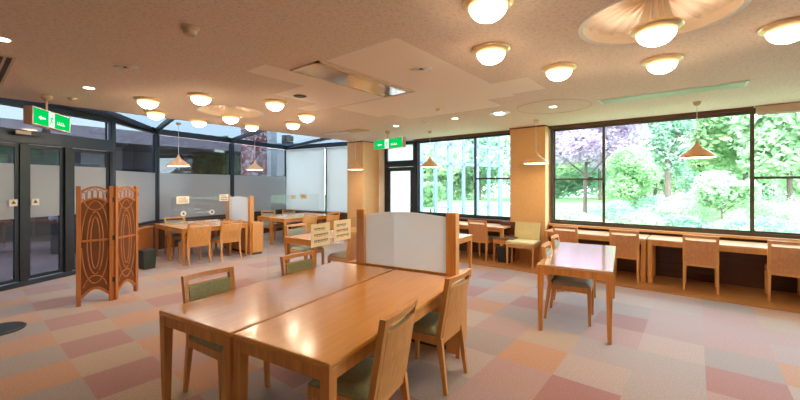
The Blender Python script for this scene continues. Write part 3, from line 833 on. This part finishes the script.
def pendant(label, x, y, top=CZ, rim=1.90, R=.215):
    t = thing('pendant_lamp', label, 'pendant lamp', (x, y, rim), 0, 'wooden cone pendant lamps')
    prof = [(R, 0), (R*.985, .02), (R*.86, .048), (R*.68, .08), (R*.48, .112), (R*.29, .145), (R*.15, .18), (.020, .21), (.012, .24)]
    inner = [(r*.95, z-.006) for r, z in reversed(prof[:6])]
    MB().lathe([(.0, .24)]+prof[::-1]+[(R*.97, 0)]+[(R*.93, .015), (R*.80, .042), (R*.5, .09), (R*.25, .13), (0, .14)], n=40).build('lamp_shade', M_PENDANT, t, smooth=True)
    MB().lathe([(0, .004), (R*.93, .004), (R*.92, .012), (0, .014)], n=32).build('diffuser', M_BULB, t)
    MB().tube([(0, 0, .235), (0, 0, top-rim-.03)], .004, 6).build('cord', M_WHITE, t)
    MB().lathe([(0, 0), (.045, 0), (.045, -.02), (.03, -.05), (0, -.055)], n=20).build('canopy', M_BEIGEP, t).location = (0, 0, top-rim)
    return t
p = at(697, 102, CZ); pendant('wooden cone pendant lamp in front of the garden window', p.x, p.y)
p = at(536, 120, CZ); pendant('wooden cone pendant lamp in front of the orange column', p.x, p.y)
p = at(430, 131, CZ); pendant('wooden cone pendant lamp in front of the middle window', p.x, p.y)
p = cam2w(-1.12, 9.15); pendant('wooden cone pendant lamp in front of the column beside the white blinds', *p)
p = cam2w(-4.52, 7.45); pendant('wooden cone pendant lamp in the glazed bay, left of two', *p, top=ZB)
p = cam2w(-3.70, 9.3); pendant('wooden cone pendant lamp in the glazed bay, in front of the granite column', *p, top=ZB)

# recessed long light panels, air outlets, spots
t = thing('ceiling_light_panel', 'long recessed light panel with a mirror-like cover near the ceiling centre', 'ceiling light', ((VENT[0]+VENT[1])/2, (VENT[2]+VENT[3])/2, CZ), 0)
a, b_ = (VENT[1]-VENT[0])/2, (VENT[3]-VENT[2])/2
m = MB()
m.box(-a, a, -b_, -b_+.03, -.012, 0); m.box(-a, a, b_-.03, b_, -.012, 0); m.box(-a, -a+.02, -b_, b_, -.012, 0); m.box(a-.05, a, -b_, b_, -.012, 0)
m.build('frame', M_BEIGEP, t); MB().box(-a+.02, a-.05, -b_+.03, b_-.03, -.008, -.002).build('cover', M_MIRROR, t)
t = thing('ceiling_light_strip', 'unlit long greenish light strip set in the ceiling before the garden window', 'ceiling light', (-.29, 5.68, CZ), 0)
m = MB(); a, b_ = .75, .155
m.box(-a, a, -b_, -b_+.02, -.008, 0); m.box(-a, a, b_-.02, b_, -.008, 0); m.box(-a, -a+.03, -b_, b_, -.008, 0); m.box(a-.03, a, -b_, b_, -.008, 0); m.build('frame', M_WHITE, t)
MB().box(-a+.03, a-.03, -b_+.02, b_-.02, -.016, -.002).build('lens', M_GREENL, t)
p = at(352, 131.5, CZ)
t = thing('ceiling_light_panel', 'small flat light panel on the ceiling above the second column', 'ceiling light', (-6.0, 5.45, CZ), 0)
MB().box(-.62, .62, -.15, .15, -.012, 0, .004).build('frame', M_BEIGEP, t); MB().box(-.55, .1, -.11, .11, -.016, -.011).build('lens', M_WHITE, t)
t = thing('air_outlet', 'slotted square air outlet in the ceiling at the left edge of the photo', 'air outlet', (-5.45, .28, CZ), 0)
m = MB(); m.box(-.68, .68, -.30, .10, -.012, 0, .003); m.build('plate', M_BEIGEP, t)
m = MB(); m.box(-.66, .66, -.02, .02, -.014, -.011); m.box(-.66, .66, .04, .075, -.014, -.011); m.box(-.66, .66, -.16, -.12, -.014, -.011); m.build('slot', M_VENT, t)
def downlight(label, px, py, R=.05, lit=True):
    p = at(px, py, CZ)
    t = thing('downlight', label, 'downlight', (p.x, p.y, CZ), 0, 'small recessed downlights')
    MB().lathe([(R, 0), (R+.012, -.004), (R+.012, 0)], n=24).build('ring', M_WHITE, t)
    MB().lathe([(0, -.003), (R, -.003)], n=24).build('lens', M_SPOT if lit else M_BEIGEP, t)
    return t
downlight('lit downlight near the upper left exit sign', 89, 88)
downlight('lit downlight at the left edge of the ceiling', 1, 39)
downlight('lit downlight left of the orange column pendant, above the middle window', 455, 118.5)
downlight('lit downlight above the green exit sign by the door', 396, 126)
downlight('lit downlight near the far right end of the ceiling by the orange column', 553, 106.8)
downlight('unlit downlight above the middle window', 424, 122.6, .07, False)
def twin(label, px, py):
    p = at(px, py, CZ)
    t = thing('twin_spotlight', label, 'spotlight', (p.x, p.y, CZ), A, 'twin ceiling spots')
    for s in (-1, 1):
        MB().lathe([(.0, -.001), (.028, -.001), (.042, -.012), (.05, -.004), (.05, 0)], cx=s*.062, n=24).build('ring', M_WHITE, t)
        MB().lathe([(0, -.012), (.026, -.010)], cx=s*.062, n=20).build('lens', M_WHITE, t)
    MB().box(-.03, .03, -.012, .012, -.01, 0).build('bridge', M_BRONZE, t)
twin('pair of small round ceiling fittings left of centre', 126, 67)
twin('pair of small round ceiling fittings right of the mirror-like light panel', 421, 68.6)
p = at(499.5, 113, CZ)
t = thing('round_spotlight', 'round white lit fitting with square centre near the orange column', 'ceiling light', (p.x, p.y, CZ), 0)
MB().lathe([(.0, -.002), (.10, -.006), (.16, -.012), (.17, 0)], n=32).build('plate', M_WHITE, t); MB().box(-.06, .06, -.06, .06, -.02, -.006).build('lens', M_SPOT, t)
def detector(name, label, px, py, R=.055, h=.04, mat=M_BEIGEP, cat='detector'):
    p = at(px, py, CZ)
    t = thing(name, label, cat, (p.x, p.y, CZ), 0)
    MB().lathe([(0, 0), (R, 0), (R, -h*.35), (R*.8, -h*.5)], n=24).build('base', mat, t)
    MB().lathe([(R*.8, -h*.45), (R*.66, -h), (0, -h)], n=24).build('cap', mat, t)
detector('smoke_detector', 'beige smoke detector on the bare ceiling at upper left', 190, 27, .06, .06)
detector('smoke_detector', 'small beige detector beside the left exit sign mount', 72, 98, .05, .035)
detector('smoke_detector', 'small brownish detector on the ceiling above the middle window', 438.7, 108.7, .05, .04, M_BRASS)
detector('ceiling_speaker', 'flat dark round speaker between the far lamps and the long light panel', 300, 96, .085, .012, M_VENT, 'speaker')
p = at(553, 107, CZ)
t = thing('access_hatch', 'faint round access hatch outline in the ceiling before the window', 'ceiling hatch', (p.x, p.y, CZ), 0)
MB().lathe([(.50, -.001), (.50, -.005), (.515, -.005), (.515, -.001)], n=64).build('rim', M_BEIGEP, t)
# exit signs
def exit_sign(label, pl, pr, zb, zt_, mount):
    pl = Vector(pl); pr = Vector(pr); L = (pr-pl).length; an = math.atan2(pr.y-pl.y, pr.x-pl.x)
    t = thing('exit_sign', label, 'exit sign', (pl.x, pl.y, zb), an, 'green running-man exit signs')
    h = zt_-zb; D = .085
    MB().box(0, L, 0, D, 0, h, .006).build('housing', M_SIGNSIDE, t)
    m = MB(); m.box(0, L, -.006, 0, 0, .012); m.box(0, L, -.006, 0, h-.012, h); m.box(0, .02, -.006, 0, .012, h-.012); m.box(L-.02, L, -.006, 0, .012, h-.012); m.build('bezel', M_WHITE, t)
    MB().box(.02, L-.02, -.004, -.001, .012, h-.012).build('green_face', M_SIGNG, t)
    c = L*.47
    MB().box(c-h*.30, c+h*.28, -.0055, -.004, .012, h-.012).build('white_door_panel', M_SIGNW, t)
    m = MB(); y = -.0062; k = h
    def br(x0, z0, x1, z1, w_): m.bar((c+x0*k, y, z0*k), (c+x1*k, y, z1*k), .001, w_*k, up=(0, 0, 1)) if False else m.quadbox(*limb(x0, z0, x1, z1, w_))
    def limb(x0, z0, x1, z1, w_):
        dx, dz = x1-x0, z1-z0; l = math.hypot(dx, dz); nx, nz = -dz/l*w_/2, dx/l*w_/2
        q = [(x0-nx, z0-nz), (x1-nx, z1-nz), (x1+nx, z1+nz), (x0+nx, z0+nz)]
        return [(c+a_*k, y, b2*k) for a_, b2 in q], [(c+a_*k, y+.0006, b2*k) for a_, b2 in q]
    for l in [(.02, .68, -.03, .42, .13), (-.03, .42, -.15, .30, .07), (-.15, .30, -.22, .16, .06), (-.02, .42, .10, .30, .07), (.10, .30, .06, .12, .06), (.02, .64, .15, .52, .05), (-.0, .64, -.15, .56, .05), (-.15, .56, -.17, .46, .045)]: br(*l)
    m.box(c-.0*k, c+.09*k, y, y+.0006, .74*k, .84*k)
    m.build('running_figure', M_SIGNG, t)
    m = MB(); z = h*.46; x = L*.13    # arrow pointing left
    m.box(x+.045, x+.15, -.0062, -.0052, z-h*.05, z+h*.05)
    m.sheet([(x, -.0058, z), (x+.06, -.0058, z-h*.13), (x+.06, -.0058, z+h*.13)]); m.build('arrow', M_SIGNW, t)
    m = MB(); x = L*.62
    for q in range(4): m.box(x+q*L*.055, x+q*L*.055+L*.04, -.0062, -.0052, h*.30, h*.36); m.box(x+q*L*.055, x+q*L*.055+L*.012, -.0062, -.0052, h*.30, h*.50)
    m.build('lettering', M_SIGNW, t)
    MB().tube([(L*.45, D/2, h), (L*.45, D/2, CZ-zb-.04)], .012, 10).build('rod', M_BEIGEP, t)
    MB().lathe([(0, 0), (.055, 0), (.06, -.03), (.03, -.07), (0, -.07)], cx=L*.45, cy=D/2, n=20).build('mount', M_BEIGEP, t).location = (0, 0, CZ-zb)
exit_sign('green exit sign hanging at the left over the entrance doors', (-6.18, .62, 0), (-6.88, 1.07, 0), 2.26, 2.475, None)
exit_sign('green exit sign hanging before the door beside the second column', (-5.55, 5.93, 0), (-4.63, 5.80, 0), 2.295, 2.505, None)

# ------------------------------------------------------------------ outside
def struct_like(o, label, cat): return tag(o, label, cat)
g = MB().box(-45, 60, 7.9, 90, -.30, -.12).build('ground_lawn', M_GRASS); struct(g)
g = MB().box(-45, -7.3, -25, 8.05, -.30, -.13).build('ground_paving', M_PAVE); struct(g)
def leafy(cx, cy, cz, rx, ry, rz_, n, size, seed, mb=None, clumps=9):
    """leaves scattered on and in a lumpy crown"""
    rr = random.Random(seed); verts = []; faces = []
    cl_ = []
    for _ in range(clumps):
        th = rr.uniform(0, 2*PI); ph = math.acos(rr.uniform(-.7, 1)); q = rr.uniform(.35, .75)
        cl_.append((math.sin(ph)*math.cos(th)*q, math.sin(ph)*math.sin(th)*q, math.cos(ph)*q, rr.uniform(.32, .55)))
    cl_.append((0, 0, 0, .6))
    for _ in range(n):
        a = rr.choice(cl_)
        th = rr.uniform(0, 2*PI); z = rr.uniform(-1, 1); q = math.sqrt(1-z*z); rad = a[3]*rr.uniform(.6, 1.05)
        p = Vector((cx+rx*(a[0]+rad*q*math.cos(th)), cy+ry*(a[1]+rad*q*math.sin(th)), cz+rz_*(a[2]+rad*z)))
        s = size*rr.uniform(.6, 1.3)
        u = Vector((rr.gauss(0, 1), rr.gauss(0, 1), rr.gauss(0, .6))).normalized()
        v = u.cross(Vector((rr.gauss(0, 1), rr.gauss(0, 1), rr.gauss(0, 1)))).normalized()
        i = len(verts)
        verts += [p-u*s, p-v*s*.5, p+u*s, p+v*s*.5]; faces.append((i, i+1, i+2, i+3))
    return verts, faces
def crown(name, parent, mat, *args):
    v, f = leafy(*args); me = bpy.data.meshes.new(name); me.from_pydata([tuple(x) for x in v], [], f); me.materials.append(mat)
    o = bpy.data.objects.new(name, me); C.objects.link(o)
    if parent is not None: o.parent = parent
    return o
def tree(label, X, Y, h, r, mat, n=5000, size=.16, seed=1, group='garden trees', trunk=.12, low=.35, name='garden_tree'):
    x, y = cam2w(X, Y)
    t = thing(name, label, 'tree' if name == 'garden_tree' else 'shrub', (x, y, -.12), 0, group)
    zc = h*(1+low)/2
    crown('foliage', t, mat, 0, 0, zc, r, r, h*(1-low)/2*1.15, n, size, seed)
    rr = random.Random(seed); m = MB()
    m.tube([(0, 0, 0), (rr.uniform(-.1, .1), 0, h*.3), (rr.uniform(-.2, .2), 0, h*.6), (0, 0, h*.85)], [trunk, trunk*.8, trunk*.5, trunk*.2], 8)
    for k in range(6):
        a = rr.uniform(0, 2*PI); z = h*rr.uniform(.25, .6)
        m.tube([(0, 0, z), (math.cos(a)*r*.35, math.sin(a)*r*.35, z+h*.14), (math.cos(a)*r*.7, math.sin(a)*r*.7, z+h*.25)], [trunk*.45, trunk*.3, trunk*.1], 6)
    m.build('trunk', M_BARK, t)
    return t
def px_at(px, Y): return (px-400)/F*Y
tree('round bright green bushy tree in the garden behind the left window pane edge', px_at(636, 18), 18, 3.3, 1.65, L_GREEN, 9000, .10, 3, trunk=.07, low=.25)
tree('purple-leaved maple in the garden behind the narrow left pane', px_at(585, 21), 21, 6.6, 3.3, L_PURPLE, 11000, .15, 5, low=.35)
tree('purple-leaved maple in the garden behind the round bushy tree', px_at(645, 27), 27, 8.6, 3.4, L_PURPLE, 8000, .18, 6, low=.5)
tree('small light green tree in the garden left of the right-hand mullion', px_at(722, 13), 13, 2.2, .95, L_PALE, 5000, .08, 9, trunk=.04, low=.25)
tree('slender blue-green tree in the garden beside the pendant lamp', px_at(668, 24), 24, 7.5, 2.0, L_BLUE, 6000, .15, 11, trunk=.2, low=.2)
specs = [(540, 34, 10, 4.5, L_PALE), (600, 38, 12, 5, L_BLUE), (655, 36, 12, 4.6, L_PALE), (700, 30, 10.5, 3.8, L_PALE), (745, 27, 9.5, 3.6, L_GREEN), (790, 24, 9, 3.6, L_PALE), (845, 24, 9, 3.8, L_BLUE), (905, 22, 8, 3.6, L_PALE),
         (480, 38, 9, 4.6, L_BLUE), (425, 36, 8.5, 4.6, L_PALE), (980, 22, 8, 4, L_GREEN)]
names = ['far left behind the purple maple', 'behind the narrow left pane', 'above the round bushy tree', 'directly behind the garden pendant lamp', 'left of the right-hand mullion', 'behind the right-hand pane', 'at the right edge of the photo', 'past the right edge', 'behind the pale steel walkway on the right', 'behind the pale steel walkway on the left', 'far out past the right edge']
for i, ((px, Y, h, r, mt), nm) in enumerate(zip(specs, names)):
    tree('tall leafy background tree, '+nm, px_at(px, Y), Y, h, r, mt, 7000, .26, 20+i, 'tall background trees', .16, .12)
tree('rounded dark green shrub behind the middle window', px_at(431, 17), 17, 1.9, .75, L_GREEN, 2500, .09, 41, 'clipped garden shrubs', .05, .2, 'garden_shrub')
def shrub(label, px, Y, r, h, mat, seed):
    x, y = cam2w(px_at(px, Y), Y)
    t = tag(crown('garden_shrub', None, mat, 0, 0, h*.35, r, r, h*.75, 2600, .06, seed), label, 'shrub', 'low clipped shrubs'); t.location = (x, y, -.12); return t
sh = [(560, 15, 1.3, .6), (592, 13, .9, .5), (612, 15, 1.2, .9), (640, 12, 1.0, .7), (668, 14, 1.1, 1.0), (690, 11.5, .8, .6), (708, 15, 1.3, 1.2), (735, 11, 1.0, .6), (764, 10.5, 1.0, .65), (790, 12, 1.2, .9), (822, 10, 1.1, .7), (650, 17, 1.2, 1.1), (775, 16, 1.6, 1.5)]
wh = ['lowest left, near the column', 'before the lawn in the narrow pane', 'under the round bushy tree, left side', 'under the round bushy tree, right side', 'below the slender blue-green tree', 'front row below the pendant lamp', 'second row right of the pendant lamp', 'at the foot of the small light green tree', 'front row in the right-hand pane', 'second row in the right-hand pane', 'front row at the right edge', 'second row behind the round bushy tree', 'tall one in the back of the right-hand pane']
for i, ((px, Y, r, h), nm) in enumerate(zip(sh, wh)): shrub('low mounded green garden shrub, '+nm, px, Y, r, h, [L_GREEN, L_PALE, L_BLUE][i % 3], 60+i)
for k, (px, Y, nm) in enumerate([(440, 42, 'behind the walkway'), (560, 44, 'behind the narrow pane'), (640, 46, 'behind the pendant lamp'), (740, 40, 'behind the wide pane'), (850, 34, 'at the right edge')]):
    x, y = cam2w(px_at(px, Y), Y)
    h = tag(crown('tall_hedge', None, [L_PALE, L_BLUE][k % 2], 0, 0, 2.6, 7.5, 2.0, 4.2, 9000, .30, 200+k, None, 22), 'tall pale hedge closing the back of the garden, '+nm, 'hedge', 'tall hedges'); h.location = (x, y, -.12); h.rotation_euler = (0, 0, A)
# stone lantern among the shrubs
x, y = cam2w(px_at(676.5, 14.5), 14.5)
t = thing('garden_lamp_post', 'slim pale garden lamp post with round head among the shrubs', 'garden lamp', (x, y, -.12))
MB().tube([(0, 0, 0), (0, 0, .95)], .05, 10).build('post', M_STEEL, t); MB().lathe([(0, .92), (.10, .95), (.14, 1.05), (.10, 1.16), (0, 1.2)], n=16).build('head', M_WHITE, t)
# walkway of pale steel behind the middle window
x0, y0 = cam2w(px_at(405, 13.5), 13.5); x1, y1 = cam2w(px_at(520, 13.5), 13.5)
x0, y0 = cam2w(px_at(404, 12.2), 12.2); x1, y1 = cam2w(px_at(522, 15.5), 15.5)
L = math.hypot(x1-x0, y1-y0); t = thing('covered_walkway', 'pale blue steel covered walkway with glass panels outside the middle window', 'walkway', (x0, y0, -.12), math.atan2(y1-y0, x1-x0))
NK = 9; D = L/NK
m = MB()
for k in range(NK+1): w_ = .09 if k % 2 else .045; m.box(k*D-w_, k*D+w_, -.05, .05, 0, 3.9)
m.build('posts', M_STEEL, t)
m = MB(); m.box(-.1, L+.1, -.06, .06, 3.85, 4.0); m.box(-.1, L+.1, -.05, .05, 2.35, 2.45); m.box(-.1, L+.1, -.05, .05, 3.05, 3.17); m.box(-.1, L+.1, -.04, .04, .8, .85)
m.build('beams', M_STEEL, t)
MB().box(0, L, .06, 1.9, 3.9, 4.0).build('canopy_roof', M_WHITE, t)
for k in range(NK): MB().box(k*D+.09, (k+1)*D-.09, -.006, .006, 2.45, 3.05).build('glass_panel', M_GLASS, t)
rr = random.Random(4)
for i, (px, r, nm) in enumerate([(428, .42, 'left'), (452, .36, 'middle'), (459, .30, 'right')]):
    x, y = cam2w(px_at(px, 12.2), 12.2)
    m = MB(); bmesh.ops.create_icosphere(m.bm, subdivisions=3, radius=1)
    ph = rr.uniform(0, 6)
    m.warp(lambda a, b2, c: (a*r*(1+.12*math.sin(5*b2+ph)), b2*r*(1+.1*math.sin(4*c+ph)), (c*r*.95+.6*r)*(1+.08*math.sin(6*a+ph))))
    s = tag(m.build('garden_boulder', M_STONE, smooth=True), 'pale rounded boulder on the grass behind the middle window, '+nm+' of three', 'boulder', 'pale boulders'); s.location = (x, y, -.14)
# building, granite column and lobby outside the glazed bay
bd = thing('neighbour_building', 'grey building with white wall panels and deep soffit outside the glazed bay', 'building', (-18.5, 0, -.13))
MB().box(-.4, 0, -16, 10, 0, 3.6).build('wall', M_CONC, bd)
MB().box(-.4, 3.6, -16, 10, 3.05, 3.5).build('soffit', M_CONC, bd)
for k in range(8): MB().box(.0, .03, -13+k*3.1, -11.4+k*3.1, .3, 2.5).build('wall_panel', M_WHITE, bd)
m = MB()
for k in range(7): m.box(.04, .12, -11.2+k*3.1, -10.2+k*3.1, .4, 2.3)
m.build('dark_windows', M_BLACK, bd)
x, y = cam2w(px_at(258.5, 13.6), 13.6)
t = thing('granite_column', 'mottled red granite column outside the glazed bay', 'column', (x, y, -.13))
MB().box(-.52, .52, -.42, .42, .0, 5.2, .03).build('shaft', M_GRANITE, t); MB().box(-.6, .6, -.5, .5, 0, .25, .02).build('base', M_STONE, t)
x, y = cam2w(px_at(272, 12.9), 12.9)
tag(MB().box(x-.12, x+.12, y-.12, y+.12, -.13, 4.2, .01).build('white_post', M_WHITE), 'narrow white post right of the granite column outside', 'post')
x, y = cam2w(px_at(281, 16.5), 16.5)
t = thing('white_outbuilding', 'pale rendered building seen between the granite column and the blinds', 'building', (x, y, -.13), A)
MB().box(-.7, .9, 0, 3, 0, 3.35).build('wall', M_WHITE, t); MB().box(-.8, 1.0, -.15, 3.1, 3.35, 3.5).build('roof', M_STEEL, t)
MB().box(-.1, .3, .4, .9, 3.5, 3.95).build('rooftop_unit', M_BRONZE, t)
m = shrub('low planting at the foot of the granite column', 262, 15.6, .9, 1.3, L_GREEN, 91)
tree('green tree seen through the glazed bay above the frosted film', px_at(214, 17), 17, 4.0, 1.3, L_GREEN, 3000, .12, 44, 'garden trees', .08, .3)
# reception desk in the lobby behind the entrance
x, y = cam2w(px_at(44, 8.6), 8.6)
t = thing('lobby_desk', 'dark desk with things on it in the lobby behind the entrance glass', 'desk', (x, y, -.13), A+.25)
MB().box(-1.6, .75, 0, .7, .72, .80, .01).build('desktop', W_DARK, t); MB().box(.1, .7, .05, .65, 0, .72).build('pedestal', M_BLACK, t)
MB().box(-1.55, -1.45, .05, .65, 0, .72).build('leg', M_BLACK, t)
tag(MB().box(x-.25, x+.15, y+.1, y+.45, .675, .90, .03).build('desktop_machine', M_CONC), 'grey office machine on the lobby desk', 'machine')
x, y = cam2w(px_at(20, 10.5), 10.5)
t = thing('lobby_counter', 'long dark counter at the back of the lobby with a pale top', 'counter', (x, y, -.13), A+.25)
MB().box(-3, 3.2, 0, .6, 0, 1.05).build('body', M_BRONZE, t); MB().box(-3.05, 3.25, -.05, .65, 1.05, 1.10).build('worktop', M_STONE, t)

# ------------------------------------------------------------------ light
w = bpy.data.worlds.new('sky'); bpy.context.scene.world = w; w.use_nodes = True
nt = w.node_tree; nt.nodes.clear()
out = node(nt, 'ShaderNodeOutputWorld'); bg = node(nt, 'ShaderNodeBackground')
tc = node(nt, 'ShaderNodeTexCoord'); sp = node(nt, 'ShaderNodeSeparateXYZ'); nt.links.new(tc.outputs['Generated'], sp.inputs[0])
r = ramp(nt, sp.outputs[2], [(.0, (.80, .91, 1.0)), (.35, (.68, .83, 1.0)), (1.0, (.56, .74, 1.0))])
nt.links.new(r.outputs[0], bg.inputs[0]); bg.inputs[1].default_value = 5.2
nt.links.new(bg.outputs[0], out.inputs[0])
sl = bpy.data.lights.new('sun', 'SUN'); sl.energy = 3.2; sl.angle = .02; sl.color = (1, .96, .88)
so = bpy.data.objects.new('sun', sl); C.objects.link(so)
d = Vector((-.25, .62, -.85)); so.rotation_euler = d.to_track_quat('-Z', 'Y').to_euler()
def portal(x, y, z, sx, sy, rot):
    l = bpy.data.lights.new('portal', 'AREA'); l.shape = 'RECTANGLE'; l.size = sx; l.size_y = sy; l.energy = 1
    l.cycles.is_portal = True
    o = bpy.data.objects.new('portal', l); C.objects.link(o); o.location = (x, y, z); o.rotation_euler = rot
portal(1.9, NW+.2, 1.72, 8.3, 1.95, (-PI/2, 0, 0)); portal(-4.3, NW+.2, 1.72, 2.7, 1.95, (-PI/2, 0, 0))
portal(-9.0, 3.8, ZB+.3, 4.2, 9.0, (0, 0, 0))

# ------------------------------------------------------------------ camera
cd = bpy.data.cameras.new('camera'); cam = bpy.data.objects.new('camera', cd); C.objects.link(cam)
cd.sensor_fit = 'HORIZONTAL'; cd.sensor_width = 36; cd.lens = 36*F/800
cd.shift_y = (Y0-200)/800
cd.clip_end = 300; cd.clip_start = .05
cam.location = (0, 0, H); cam.rotation_euler = (PI/2, 0, A)
sc = bpy.context.scene; sc.camera = cam
sc.view_settings.view_transform = 'Standard'; sc.view_settings.look = 'None'; sc.view_settings.gamma = 1
sc.view_settings.use_curve_mapping = False; sc.view_settings.exposure = 1.08
sc.cycles.use_denoising = True; sc.cycles.max_bounces = 10; sc.cycles.diffuse_bounces = 5; sc.cycles.transparent_max_bounces = 24
sc.cycles.sample_clamp_indirect = 6
bpy.data.worlds['sky'].cycles.sampling_method = 'AUTOMATIC'
